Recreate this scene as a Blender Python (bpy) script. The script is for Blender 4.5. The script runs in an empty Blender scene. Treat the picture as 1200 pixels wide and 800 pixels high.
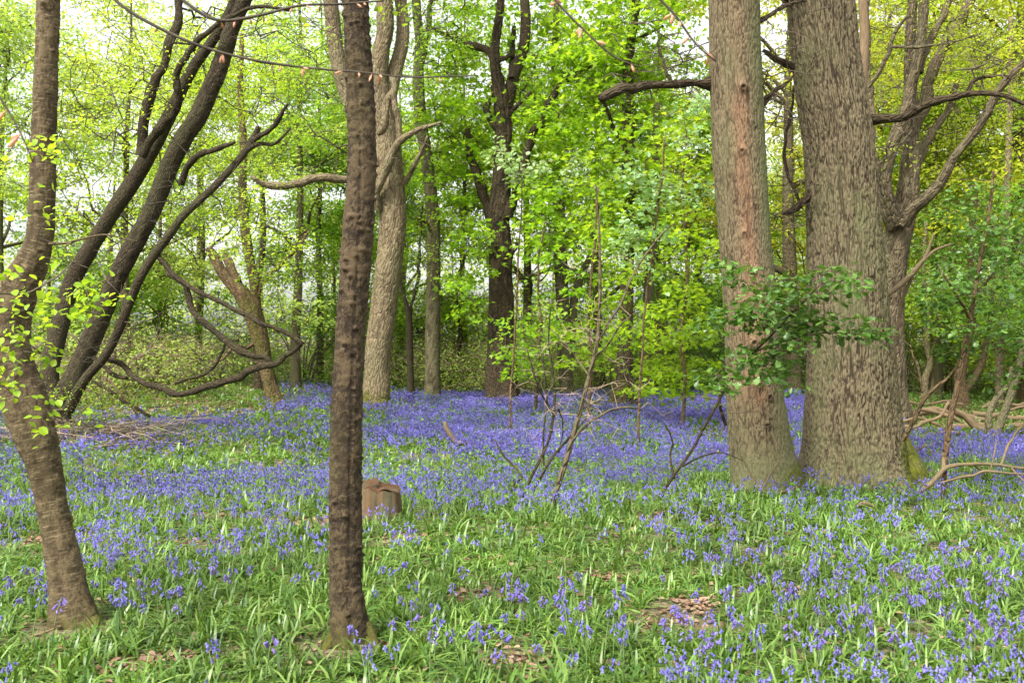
import bpy, math, time
import numpy as np
from mathutils import Vector

T0 = time.time()
R = math.radians
scn = bpy.context.scene
C = scn.collection
F = 1166.7            # focal length in photo pixels (1200 wide)
CH = 1.6              # camera height
HY = 408.0            # horizon line in photo pixels

# ------------------------------------------------------------------ noise
def h3(ix, iy, iz, s=0):
    h = (ix.astype(np.int64) * 73856093) ^ (iy.astype(np.int64) * 19349663) ^ (iz.astype(np.int64) * 83492791) ^ (s * 2654435761 + 12345)
    h = h & 0xFFFFFFFF
    h = ((h ^ (h >> 15)) * 0x2C1B3C6D) & 0xFFFFFFFF
    h = ((h ^ (h >> 12)) * 0x297A2D39) & 0xFFFFFFFF
    h = h ^ (h >> 15)
    return (h & 0xFFFFFF) / float(0x1000000)

def vn(p, s=0):
    i = np.floor(p).astype(np.int64); f = p - i; f = f * f * (3 - 2 * f)
    x, y, z = i[:, 0], i[:, 1], i[:, 2]
    r = 0
    for dx in (0, 1):
        wx = f[:, 0] if dx else 1 - f[:, 0]
        for dy in (0, 1):
            wy = f[:, 1] if dy else 1 - f[:, 1]
            for dz in (0, 1):
                wz = f[:, 2] if dz else 1 - f[:, 2]
                r = r + wx * wy * wz * h3(x + dx, y + dy, z + dz, s)
    return r

def fbm(p, o=3, s=0):
    r = 0; a = 0.5; t = 0
    for k in range(o):
        r = r + a * vn(p * 2 ** k, s + k); t += a; a *= 0.5
    return r / t

def worley(p, s=0):
    i = np.floor(p).astype(np.int64); f1 = np.full(len(p), 9.0); f2 = f1.copy()
    for dx in (-1, 0, 1):
        for dy in (-1, 0, 1):
            for dz in (-1, 0, 1):
                x, y, z = i[:, 0] + dx, i[:, 1] + dy, i[:, 2] + dz
                d = np.sqrt((x + h3(x, y, z, s) - p[:, 0]) ** 2 + (y + h3(x, y, z, s + 1) - p[:, 1]) ** 2 + (z + h3(x, y, z, s + 2) - p[:, 2]) ** 2)
                f2 = np.minimum(f2, np.maximum(f1, d)); f1 = np.minimum(f1, d)
    return f1, f2

def gz(x, y):
    x = np.asarray(x, float); y = np.asarray(y, float); sh = x.shape
    p = np.stack([x.ravel() * .45, y.ravel() * .45, np.zeros(x.size)], 1)
    h = (vn(p, 5) - .5) * .10 + (vn(p * .3, 6) - .5) * .22
    yy = y.ravel(); xx = x.ravel()
    h = h * np.clip((yy - 0) / 10, .3, 1)
    # low bank at the back left, gentle rise far away
    h = h + .75 * np.exp(-((xx + 15.0) / 7) ** 2 - ((yy - 33) / 6) ** 2)
    h = h + np.clip((yy - 45) / 100, 0, 1) ** 1.3 * 3.0
    return h.reshape(sh)

def gz1(x, y): return float(gz(np.array([x]), np.array([y]))[0])

def W(px, py, D):
    return np.array([(px - 600) / F * D, D, CH - (py - HY) / F * D])

# ------------------------------------------------------------------ mesh builder
class MB:
    def __init__(s):
        s.V = []; s.n = 0; s.L = []; s.T = []; s.M = []; s.A = {}
    def add(s, v, faces, mat=0, **attrs):
        """v (n,3); faces: list of int arrays (m,k)"""
        v = np.asarray(v, np.float32)
        for f in faces:
            f = np.asarray(f, np.int32)
            if not len(f): continue
            s.L.append((f + s.n).ravel()); s.T.append(np.full(len(f), f.shape[1], np.int32)); s.M.append(np.full(len(f), mat, np.int32))
        for k in set(list(attrs) + list(s.A)):
            if k not in s.A: s.A[k] = [np.zeros((s.n, 3), np.float32)] if s.n else []
            s.A[k].append(np.asarray(attrs.get(k, np.zeros((len(v), 3))), np.float32))
        s.V.append(v); s.n += len(v)
    def mesh(s, name, mats, smooth=True):
        me = bpy.data.meshes.new(name)
        if s.n:
            v = np.concatenate(s.V); L = np.concatenate(s.L); T = np.concatenate(s.T)
            me.vertices.add(len(v)); me.vertices.foreach_set('co', v.ravel())
            me.loops.add(len(L)); me.loops.foreach_set('vertex_index', L)
            me.polygons.add(len(T)); st = np.zeros(len(T), np.int32); st[1:] = np.cumsum(T)[:-1]
            me.polygons.foreach_set('loop_start', st)
            me.polygons.foreach_set('material_index', np.concatenate(s.M))
            me.polygons.foreach_set('use_smooth', np.full(len(T), smooth))
            for k, a in s.A.items():
                at = me.attributes.new(k, 'FLOAT_VECTOR', 'POINT'); at.data.foreach_set('vector', np.concatenate(a).ravel())
            me.update(calc_edges=True)
        for m in mats: me.materials.append(m)
        return me
    def build(s, name, mats, parent=None, smooth=True, **tags):
        if not isinstance(mats, (list, tuple)): mats = [mats]
        o = bpy.data.objects.new(name, s.mesh(name, mats, smooth)); C.objects.link(o)
        if parent is not None: o.parent = parent
        for k, v in tags.items(): o[k] = v
        return o

def thing(name, label, cat, loc=(0, 0, 0), group=None):
    o = bpy.data.objects.new(name, None); C.objects.link(o); o.location = loc; o.empty_display_size = .2
    o['label'] = label; o['category'] = cat
    if group: o['group'] = group
    return o

def copy_tree(o, parent=None):
    c = o.copy(); C.objects.link(c)
    if parent is not None: c.parent = parent
    for ch in o.children: copy_tree(ch, c)
    return c

# ------------------------------------------------------------------ sweeps
def catmull(P, step):
    P = np.asarray(P, float); n = len(P)
    if n < 3:
        L = np.linalg.norm(P[-1, :3] - P[0, :3]); k = max(2, int(L / step) + 1)
        t = np.linspace(0, 1, k)[:, None]; return P[0] * (1 - t) + P[-1] * t
    out = []
    E = np.vstack([2 * P[0] - P[1], P, 2 * P[-1] - P[-2]])
    for i in range(n - 1):
        a, b, c, d = E[i], E[i + 1], E[i + 2], E[i + 3]
        L = np.linalg.norm(c[:3] - b[:3]); k = max(1, int(round(L / step)))
        t = np.linspace(0, 1, k, endpoint=False)[:, None]
        out.append(.5 * (2 * b + (c - a) * t + (2 * a - 5 * b + 4 * c - d) * t ** 2 + (3 * b - 3 * c + d - a) * t ** 3))
    out.append(P[-1:]); return np.concatenate(out)

def sweep(mb, P, seg=12, step=.15, disp=None, mat=0, cap=False, rough=.06, seed=0, flare=None, top=True):
    """P rows: x,y,z,radius. Rings carry bk (bark coordinates) and mk (height, tint, moss)."""
    Q = catmull(P, step); c = Q[:, :3]; r = np.maximum(Q[:, 3], .0008); n = len(c)
    t = np.gradient(c, axis=0); t /= np.linalg.norm(t, axis=1)[:, None] + 1e-9
    U = np.zeros_like(c); u = np.array([1., 0, 0])
    if abs(t[0, 0]) > .9: u = np.array([0, 1., 0])
    for i in range(n):
        u = u - t[i] * np.dot(u, t[i]); u /= np.linalg.norm(u) + 1e-9; U[i] = u
    Vv = np.cross(t, U)
    s = np.concatenate([[0], np.cumsum(np.linalg.norm(np.diff(c, axis=0), axis=1))])
    th = np.linspace(0, 2 * np.pi, seg, endpoint=False)
    TH, S = np.meshgrid(th, s); RR = np.repeat(r[:, None], seg, 1)
    if flare:
        amp, fall, k, ph = flare
        RR = RR * (1 + amp * np.exp(-S / fall) * (.55 + .45 * np.cos(k * TH + ph + .8 * np.sin(2 * TH))))
    bk = np.stack([RR * np.cos(TH), RR * np.sin(TH), S], -1).reshape(-1, 3)
    sd = seed * 7.31
    low = (fbm(bk / np.maximum(RR.reshape(-1, 1), .02) * np.array([.9, .9, .5]) + sd, 2, seed) - .5) * 2
    R2 = RR.reshape(-1) * (1 + rough * low)
    mk = np.zeros((len(bk), 3)); mk[:, 0] = .5
    if disp is not None:
        d, mk = disp(bk, TH.reshape(-1), S.reshape(-1), RR.reshape(-1), s[-1]); R2 = R2 + d
    R2 = R2.reshape(n, seg)
    v = c[:, None, :] + R2[..., None] * (np.cos(TH)[..., None] * U[:, None, :] + np.sin(TH)[..., None] * Vv[:, None, :])
    v = v.reshape(-1, 3)
    i = np.arange(n - 1)[:, None] * seg; j = np.arange(seg)[None]; j2 = (j + 1) % seg
    q = np.stack([i + j, i + j2, i + seg + j2, i + seg + j], -1).reshape(-1, 4)
    faces = [q]
    faces.append(np.array([[(n - 1) * seg + k for k in range(seg)]]))
    if cap: faces.append(np.array([[k for k in range(seg)][::-1]]))
    bk2 = bk + seed * 3.7
    mb.add(v, faces, mat, bk=bk2, mk=mk)
    return c, r

def gnarl(P, seed, amt=.5, step=.12):
    """resample a limb and give it the small bends and swellings of grown wood"""
    P = np.asarray(P, float); L = np.linalg.norm(np.diff(P[:, :3], axis=0), axis=1).sum(); st = max(.03, min(step, L / 12)); Q = catmull(P, st); n = len(Q)
    s_ = np.arange(n) * st; rr = Q[:, 3:4]; q = np.stack([s_ / (rr[:, 0].mean() * 5 + .03), s_ * 0 + seed * 3.1, s_ * 0], 1)
    w = np.stack([vn(q, 1) + .5 * vn(q * 2.3, 4), vn(q, 2) + .5 * vn(q * 2.3, 5), vn(q, 3) + .5 * vn(q * 2.3, 6)], 1) - .75
    fade = np.minimum(1, np.arange(n) / 4)[:, None]; Q[:, :3] += w * (rr + .004) * amt * 2.2 * fade; Q[:, 3] *= .85 + .4 * vn(q * 1.7, 7); return Q

def px(P, D, dD=0.0, rmul=1.0):
    """photo-traced centreline (x, y, width[, extra depth]) to world rows x,y,z,r at real distance D"""
    out = []; n = len(P)
    for i, p in enumerate(P):
        d = D + (p[3] if len(p) > 3 else dD * i / max(1, n - 1))
        w = W(p[0], p[1], d); out.append([w[0], w[1], w[2], p[2] * .5 / F * d * rmul])
    return np.array(out)

# ------------------------------------------------------------------ materials
def newmat(name):
    m = bpy.data.materials.new(name); m.use_nodes = True
    nt = m.node_tree; nt.nodes.clear(); return m, nt, nt.nodes, nt.links

def N(nd, t, **k):
    n = nd.new(t)
    for a, b in k.items():
        if a in n.inputs.keys(): n.inputs[a].default_value = b
        else: setattr(n, a, b)
    return n

def ramp(nd, stops):
    r = nd.new('ShaderNodeValToRGB'); e = r.color_ramp.elements
    while len(e) < len(stops): e.new(.5)
    for k, (p, c) in enumerate(stops): e[k].position = p; e[k].color = (*c, 1)
    return r

def leafmat(name, cols, trans=.45, rough=.45, spec=.4, tmul=1.7, gain=1.0):
    m, nt, nd, lk = newmat(name)
    g = nd.new('ShaderNodeNewGeometry'); n = len(cols)
    rp = ramp(nd, [(i / max(1, n - 1), c) for i, c in enumerate(cols)])
    lk.new(g.outputs['Random Per Island'], rp.inputs[0])
    # clump to clump variation
    tc = nd.new('ShaderNodeTexCoord'); nz = N(nd, 'ShaderNodeTexNoise', Scale=.9, Detail=2.0)
    lk.new(tc.outputs['Object'], nz.inputs['Vector'])
    hs = nd.new('ShaderNodeHueSaturation')
    mr = nd.new('ShaderNodeMapRange'); mr.inputs[1].default_value = .3; mr.inputs[2].default_value = .7; mr.inputs[3].default_value = .7 * gain; mr.inputs[4].default_value = 1.25 * gain
    lk.new(nz.outputs[0], mr.inputs[0]); lk.new(mr.outputs[0], hs.inputs['Value']); lk.new(rp.outputs[0], hs.inputs['Color'])
    oi = nd.new('ShaderNodeObjectInfo'); mo = nd.new('ShaderNodeMapRange'); mo.inputs[3].default_value = .485; mo.inputs[4].default_value = .512
    lk.new(oi.outputs['Random'], mo.inputs[0]); lk.new(mo.outputs[0], hs.inputs['Hue'])
    p = N(nd, 'ShaderNodeBsdfPrincipled', Roughness=rough); p.inputs['Specular IOR Level'].default_value = spec
    lk.new(hs.outputs[0], p.inputs['Base Color'])
    tr = nd.new('ShaderNodeBsdfTranslucent'); mm = nd.new('ShaderNodeVectorMath'); mm.operation = 'MULTIPLY'; mm.inputs[1].default_value = (tmul * 1.15, tmul, tmul * .6)
    lk.new(hs.outputs[0], mm.inputs[0]); lk.new(mm.outputs[0], tr.inputs[0])
    mx = nd.new('ShaderNodeMixShader'); mx.inputs[0].default_value = trans
    lk.new(p.outputs[0], mx.inputs[1]); lk.new(tr.outputs[0], mx.inputs[2])
    o = nd.new('ShaderNodeOutputMaterial'); lk.new(mx.outputs[0], o.inputs[0]); return m

def barkmat(name, ridge, groove, lichen=(.16, .19, .11), red=(.33, .13, .07), moss=(.17, .20, .018), nscale=(40, 40, 14), bump=.006, lich=.45, rough=.9, rings=0.0, pale=None, bumps=None, streak=((28, 28, 150), .57)):
    m, nt, nd, lk = newmat(name)
    at = N(nd, 'ShaderNodeAttribute', attribute_name='bk'); mk = N(nd, 'ShaderNodeAttribute', attribute_name='mk')
    ridge, groove, lichen, red, moss = [tuple(c * a_ for c, a_ in zip(q, ALB)) for q in (ridge, groove, lichen, red, moss)]; pale = tuple(c * a_ for c, a_ in zip(pale, ALB)) if pale else None
    sep = nd.new('ShaderNodeSeparateXYZ'); lk.new(mk.outputs['Vector'], sep.inputs[0])
    def nz(scale, det=4.0, off=0):
        mp = nd.new('ShaderNodeMapping'); mp.inputs['Scale'].default_value = scale; mp.inputs['Location'].default_value = (off, off, off)
        lk.new(at.outputs['Vector'], mp.inputs[0]); n = N(nd, 'ShaderNodeTexNoise', Scale=1.0, Detail=det, Roughness=.65); lk.new(mp.outputs[0], n.inputs['Vector']); return n
    def mix(a, b, f, blend='MIX'):
        x = nd.new('ShaderNodeMix'); x.data_type = 'RGBA'; x.blend_type = blend
        for s, v in ((6, a), (7, b), (0, f)):
            if isinstance(v, (tuple, float, int)): x.inputs[s].default_value = (*v, 1) if isinstance(v, tuple) else v
            else: lk.new(v, x.inputs[s])
        return x.outputs[2]
    def rng(v, a, b, c=0.0, d=1.0):
        r = nd.new('ShaderNodeMapRange'); r.inputs[1].default_value = a; r.inputs[2].default_value = b; r.inputs[3].default_value = c; r.inputs[4].default_value = d
        r.interpolation_type = 'SMOOTHSTEP'; lk.new(v, r.inputs[0]); return r.outputs[0]
    fine = nz(nscale); big = nz((2.2, 2.2, .9), 3.0, 5); mid = nz((9, 9, 4), 5.0, 11)
    add = nd.new('ShaderNodeMath'); add.operation = 'ADD'; lk.new(sep.outputs[0], add.inputs[0])
    sb = nd.new('ShaderNodeMath'); sb.operation = 'SUBTRACT'; lk.new(fine.outputs[0], sb.inputs[0]); sb.inputs[1].default_value = .5
    lk.new(sb.outputs[0], add.inputs[1])
    rk = rng(add.outputs[0], .12, .75); col = mix(groove, ridge, rk)
    col = mix(col, tuple(c * .55 for c in ridge), rng(mid.outputs[0], .5, .75, 0, .6))
    col = mix(col, lichen, rng(big.outputs[0], .42, .7, 0, lich))
    neg = nd.new('ShaderNodeMath'); neg.operation = 'MULTIPLY'; neg.inputs[1].default_value = -1; lk.new(sep.outputs[1], neg.inputs[0])
    cr = mix(tuple(c * .45 for c in red), red, rk); t1 = nd.new('ShaderNodeMath'); t1.operation = 'MAXIMUM'; t1.inputs[1].default_value = 0; lk.new(sep.outputs[1], t1.inputs[0])
    col = mix(col, cr, t1.outputs[0])
    t2 = nd.new('ShaderNodeMath'); t2.operation = 'MAXIMUM'; t2.inputs[1].default_value = 0; lk.new(neg.outputs[0], t2.inputs[0])
    col = mix(col, lichen, t2.outputs[0])
    if pale:
        pz = nz(streak[0], 4.0, 3); col = mix(col, pale, rng(pz.outputs[0], streak[1], streak[1] + .12, 0, .65))
        dz = nz((24, 24, 40), 4.0, 23); col = mix(col, tuple(c * .35 for c in ridge), rng(dz.outputs[0], .56, .72, 0, .8))
    mc = mix(moss, tuple(c * .45 for c in moss), rng(fine.outputs[0], .35, .65)); col = mix(col, mc, sep.outputs[2])
    hv = nz((nscale[0] * 2.5, nscale[1] * 2.5, nscale[2] * 2.5), 3.0, 7)
    col = mix(col, (0.0, 0.0, 0.0), rng(hv.outputs[0], .55, .8, 0, .35))
    p = N(nd, 'ShaderNodeBsdfPrincipled', Roughness=rough); p.inputs['Specular IOR Level'].default_value = .25
    lk.new(col, p.inputs['Base Color'])
    bsum = nd.new('ShaderNodeMath'); bsum.operation = 'ADD'; lk.new(fine.outputs[0], bsum.inputs[0])
    if bumps:
        vo = nd.new('ShaderNodeTexVoronoi'); vo.feature = 'DISTANCE_TO_EDGE'; vo.inputs['Scale'].default_value = 1
        mp = nd.new('ShaderNodeMapping'); mp.inputs['Scale'].default_value = bumps; lk.new(at.outputs['Vector'], mp.inputs[0]); lk.new(mp.outputs[0], vo.inputs['Vector'])
        e = rng(vo.outputs[0], 0, .25, 0, 2.2); lk.new(e, bsum.inputs[1])
    else:
        lk.new(hv.outputs[0], bsum.inputs[1])
    b = nd.new('ShaderNodeBump'); b.inputs['Strength'].default_value = 1.0; b.inputs['Distance'].default_value = bump
    lk.new(bsum.outputs[0], b.inputs['Height']); lk.new(b.outputs[0], p.inputs['Normal'])
    o = nd.new('ShaderNodeOutputMaterial'); lk.new(p.outputs[0], o.inputs[0]); return m

def plain(name, cols, scale=30, rough=.8, bump=0.0, trans=0):
    m, nt, nd, lk = newmat(name)
    tc = nd.new('ShaderNodeTexCoord'); n = N(nd, 'ShaderNodeTexNoise', Scale=float(scale), Detail=5.0); lk.new(tc.outputs['Object'], n.inputs['Vector'])
    rp = ramp(nd, [(.3 + .4 * i / max(1, len(cols) - 1), c) for i, c in enumerate(cols)]); lk.new(n.outputs[0], rp.inputs[0])
    p = N(nd, 'ShaderNodeBsdfPrincipled', Roughness=rough); p.inputs['Specular IOR Level'].default_value = .3; lk.new(rp.outputs[0], p.inputs['Base Color'])
    if bump:
        b = nd.new('ShaderNodeBump'); b.inputs['Distance'].default_value = bump; lk.new(n.outputs[0], b.inputs['Height']); lk.new(b.outputs[0], p.inputs['Normal'])
    o = nd.new('ShaderNodeOutputMaterial'); lk.new(p.outputs[0], o.inputs[0]); return m

M = {}
ALB = (.56, .53, .43)
M['birch_bark'] = barkmat('smooth banded bark', (.20, .155, .10), (.09, .065, .042), lichen=(.14, .125, .06), lich=.5, nscale=(70, 70, 95), bump=.004, pale=(.40, .33, .24), streak=((15, 15, 110), .535))
M['cherry_bark'] = barkmat('knobbly cherry bark', (.135, .10, .065), (.04, .028, .02), lichen=(.13, .12, .055), lich=.5, nscale=(70, 70, 100), bump=.004, pale=(.27, .21, .14))
M['oak_bark'] = barkmat('furrowed oak bark', (.235, .20, .14), (.055, .04, .028), lichen=(.17, .195, .10), lich=.6, bump=.006)
M['red_bark'] = barkmat('reddish flaky bark', (.245, .20, .14), (.075, .052, .035), lichen=(.20, .24, .125), red=(.34, .205, .14), lich=.3, bump=.005)
M['dark_bark'] = barkmat('dark rough bark', (.12, .088, .058), (.035, .024, .016), lichen=(.10, .10, .055), lich=.35, bump=.012, bumps=(26, 26, 7))
M['hazel_bark'] = barkmat('dark hazel bark', (.10, .078, .05), (.04, .03, .02), lichen=(.10, .105, .05), lich=.55, bump=.008, bumps=(40, 40, 9))
M['pale_bark'] = barkmat('pale grey bark', (.34, .28, .20), (.17, .13, .09), lichen=(.27, .27, .17), lich=.4, bump=.010, bumps=(16, 16, 5))
M['grey_bark'] = barkmat('greenish grey bark', (.23, .21, .14), (.10, .085, .055), lichen=(.18, .20, .10), lich=.6, bump=.006, bumps=(22, 22, 9))
M['greybrown_bark'] = barkmat('grey brown rough bark', (.23, .19, .135), (.08, .06, .04), lichen=(.19, .19, .11), lich=.45, bump=.010, bumps=(20, 20, 6))
M['brown_bark'] = barkmat('brown bark', (.24, .165, .10), (.08, .05, .03), lichen=(.18, .17, .09), lich=.4, bump=.008, bumps=(22, 22, 7))
M['log_wood'] = barkmat('bare weathered log wood', (.36, .27, .19), (.14, .09, .06), lichen=(.30, .25, .18), lich=.35, bump=.006, nscale=(60, 60, 6))
M['stump_wood'] = barkmat('rotten stump wood', (.33, .17, .09), (.09, .045, .028), lichen=(.19, .23, .17), lich=.5, bump=.008, nscale=(60, 60, 4))
M['dead_wood'] = barkmat('pale dead wood', (.30, .235, .16), (.14, .10, .065), lichen=(.26, .24, .15), lich=.3, bump=.003, nscale=(90, 90, 12))
M['twig'] = plain('brown twig bark', [(.05, .038, .024), (.11, .085, .055)], 12)
M['dark_twig'] = plain('dark twig bark', [(.028, .022, .015), (.07, .055, .035)], 12)
M['bramble_twig'] = plain('bramble cane', [(.10, .075, .045), (.20, .15, .09)], 12)
M['pale_twig'] = plain('dry pale twig', [(.24, .17, .11), (.38, .29, .20)], 12)
G1 = [(.10, .21, .018), (.15, .30, .025), (.20, .36, .03), (.27, .42, .04)]
M['maple_leaf'] = leafmat('fresh maple leaves', [(.11, .22, .014), (.16, .30, .018), (.21, .37, .022), (.28, .43, .03)], trans=.6)
M['oak_leaf_yellow'] = leafmat('young yellow green oak leaves', [(.22, .28, .03), (.30, .37, .04), (.36, .42, .05), (.22, .33, .03)], trans=.6)
M['fresh_leaf'] = leafmat('fresh spring leaves', G1, trans=.6)
M['pale_leaf'] = leafmat('pale spring leaves', [(.22, .35, .07), (.28, .42, .10), (.36, .48, .14), (.17, .34, .05)], trans=.6)
M['green_leaf'] = leafmat('mid green leaves', [(.06, .15, .02), (.09, .22, .025), (.13, .28, .03), (.10, .24, .03)], trans=.4)
M['dark_leaf'] = leafmat('deep green leaves', [(.04, .10, .014), (.06, .145, .02), (.09, .19, .026), (.13, .24, .04)], trans=.35, rough=.38, spec=.5)
M['silver_leaf'] = leafmat('silvery whitebeam leaves', [(.20, .34, .14), (.30, .42, .22), (.14, .30, .05)], trans=.35)
M['lime_leaf'] = leafmat('bright hazel leaves', [(.26, .42, .02), (.33, .50, .03), (.40, .55, .04), (.22, .40, .04)], trans=.55)
M['blade'] = leafmat('bluebell leaf blades', [(.035, .10, .014), (.06, .155, .022), (.095, .205, .028), (.135, .255, .04), (.20, .32, .08)], trans=.34, rough=.4, spec=.5, tmul=1.3)
M['cover_leaf'] = leafmat('low woodland herbs', [(.06, .13, .02), (.09, .18, .028), (.13, .23, .04)], trans=.35)
M['bell'] = leafmat('bluebell petals', [(.135, .11, .42), (.19, .16, .53), (.27, .24, .61), (.15, .095, .36)], trans=.35, rough=.5, spec=.3, tmul=1.1)
M['stem'] = plain('bluebell stem', [(.10, .17, .05), (.15, .20, .08)], 20, .5)
M['litter'] = leafmat('dry fallen leaves', [(.12, .065, .035), (.20, .12, .07), (.30, .21, .14), (.08, .045, .025)], trans=.1, rough=.7, spec=.2)
M['bud'] = leafmat('pink leaf buds', [(.55, .32, .22), (.50, .26, .18), (.35, .38, .15)], trans=.3)

# soil
m, nt, nd, lk = newmat('woodland soil'); M['soil'] = m
tc = nd.new('ShaderNodeTexCoord'); n1 = N(nd, 'ShaderNodeTexNoise', Scale=1.1, Detail=6.0); n2 = N(nd, 'ShaderNodeTexNoise', Scale=40.0, Detail=6.0)
lk.new(tc.outputs['Object'], n1.inputs['Vector']); lk.new(tc.outputs['Object'], n2.inputs['Vector'])
ra = ramp(nd, [(.35, (.035, .045, .012)), (.5, (.06, .075, .018)), (.65, (.11, .085, .045))]); rb = ramp(nd, [(.35, (.05, .03, .018)), (.5, (.17, .11, .07)), (.7, (.34, .24, .16))])
lk.new(n1.outputs[0], ra.inputs[0]); lk.new(n2.outputs[0], rb.inputs[0])
mx = nd.new('ShaderNodeMix'); mx.data_type = 'RGBA'; mx.inputs[0].default_value = .4; lk.new(ra.outputs[0], mx.inputs[6]); lk.new(rb.outputs[0], mx.inputs[7])
p = N(nd, 'ShaderNodeBsdfPrincipled', Roughness=.95); lk.new(mx.outputs[2], p.inputs['Base Color'])
b = nd.new('ShaderNodeBump'); b.inputs['Distance'].default_value = .03; lk.new(n2.outputs[0], b.inputs['Height']); lk.new(b.outputs[0], p.inputs['Normal'])
o = nd.new('ShaderNodeOutputMaterial'); lk.new(p.outputs[0], o.inputs[0])

# ------------------------------------------------------------------ bark displacements
def smooth(x, a, b):
    t = np.clip((x - a) / (b - a), 0, 1); return t * t * (3 - 2 * t)

def disp_oak(cell=.045, tall=4.0, amp=.018, mossf=None, tintf=None, seed=3, knots=None):
    def f(bk, th, s, r, L):
        p = bk / cell; p = p * np.array([1, 1, 1 / tall])
        q = p + (np.stack([vn(p * .7, 11), vn(p * .7, 12), vn(p * .7, 13)], 1) - .5) * .7
        a, b_ = worley(q, seed); e = b_ - a
        h = smooth(e, .0, .30); fine = fbm(bk * np.array([60, 60, 30]), 2, 8)
        c1 = np.abs(fbm(q * np.array([.55, .55, .42]), 2, seed + 40) - .5) * 2; h = np.minimum(smooth(c1, .0, .15), .35 + .65 * h)
        h = np.clip(h * (.75 + .5 * (fine - .3)), 0, 1)
        d = amp * (h - 1) + amp * .35 * (fine - .5)
        mk = np.zeros((len(bk), 3)); mk[:, 0] = h
        if tintf: mk[:, 1] = tintf(th, s, bk)
        if mossf: mk[:, 2] = mossf(th, s, bk)
        for (kt, ks, kr, kh) in (knots or []):
            dt = (np.angle(np.exp(1j * (th - kt)))) * r; rr = np.sqrt(dt ** 2 + (s - ks) ** 2) / kr
            bump = np.exp(-rr ** 2 * 1.2) - 1.3 * np.exp(-(rr * 3.2) ** 2); d = d + 1.6 * kh * bump
            d = d + .004 * np.sin(rr * 14) * np.exp(-rr ** 2 * .6)
            mk[:, 0] = np.clip(mk[:, 0] - 1.6 * np.exp(-(rr * 2.4) ** 2) - .3 * (np.sin(rr * 14) > .4) * np.exp(-rr ** 2), 0, 1)
        return d, mk
    return f

def disp_band(seed, nk, groove=None, ampb=.0022, sc=45, mossh=.25):
    g = np.random.default_rng(seed); K = [(g.uniform(0, 2 * np.pi), g.uniform(.05, 4.2), g.uniform(.008, .016), g.uniform(.006, .017)) for _ in range(nk)]
    def f(bk, th, s, r, L):
        wob = vn(bk * np.array([10, 10, 6]), seed) * 1.2
        ring = vn(np.stack([bk[:, 0] * 4, bk[:, 1] * 4, bk[:, 2] * sc + wob * 2], 1), seed + 1)
        lip = smooth(np.abs(ring - .5) * 2, .45, .95)
        n = fbm(bk * 25, 3, seed + 2); yy = s * 17 + 2.2 * vn(bk * np.array([9, 9, 5]), seed + 5) + .9 * vn(bk * np.array([30, 30, 12]), seed + 6); fr = np.abs(yy - np.round(yy)); on = smooth(vn(bk * np.array([14, 14, 9]), seed + 8), .5, .66); lip = np.maximum(lip * .15, np.exp(-(fr / .10) ** 2) * on)
        d = ampb * (ring - .5) + ampb * 1.3 * lip + .012 * (n - .5)
        mk = np.zeros((len(bk), 3)); patch = fbm(bk * np.array([7, 7, 4]), 3, seed + 30); mk[:, 0] = np.clip(.42 + 1.5 * (n - .5) + 1.3 * (patch - .5) + .28 * lip - .22 * (np.exp(-((yy - np.round(yy) + .2) / .10) ** 2) * on), 0, 1)
        mk[:, 2] = smooth(mossh - s + .25 * (n - .5), 0, .3) * .6
        w1, w2 = worley(bk * np.array([55, 55, 75]) + vn(bk * 30, 3)[:, None], seed + 50); fl = smooth(w2 - w1, .0, .25); mk[:, 0] += (fl - .6) * .55; d = d + .0022 * (fl - .5)
        if groove:
            gt, gw, ga = groove
            ph = np.angle(np.exp(1j * (th - gt - .35 * np.sin(s * 1.3)))); q = np.exp(-(ph / gw) ** 2); d = d - ga * q * r; mk[:, 0] -= .25 * q
        for (kt, ks, kr, kh) in K:
            dt = (np.angle(np.exp(1j * (th - kt)))) * r
            e = np.exp(-((dt / kr) ** 2 + ((s - ks) / (kr * .7)) ** 2)); lipk = np.exp(-((dt / (kr * 2.4)) ** 2 + ((s - ks - kr * .2) / (kr * .35)) ** 2))
            d = d + kh * e + .004 * lipk
            hole = np.exp(-((dt / (kr * .5)) ** 2 + ((s - ks + kr * .55) / (kr * .35)) ** 2)); d = d - .006 * hole; mk[:, 0] -= .6 * hole
            mk[:, 0] += .35 * lipk
        mk[:, 0] = np.clip(mk[:, 0], 0, 1)
        return d, mk
    return f

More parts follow.
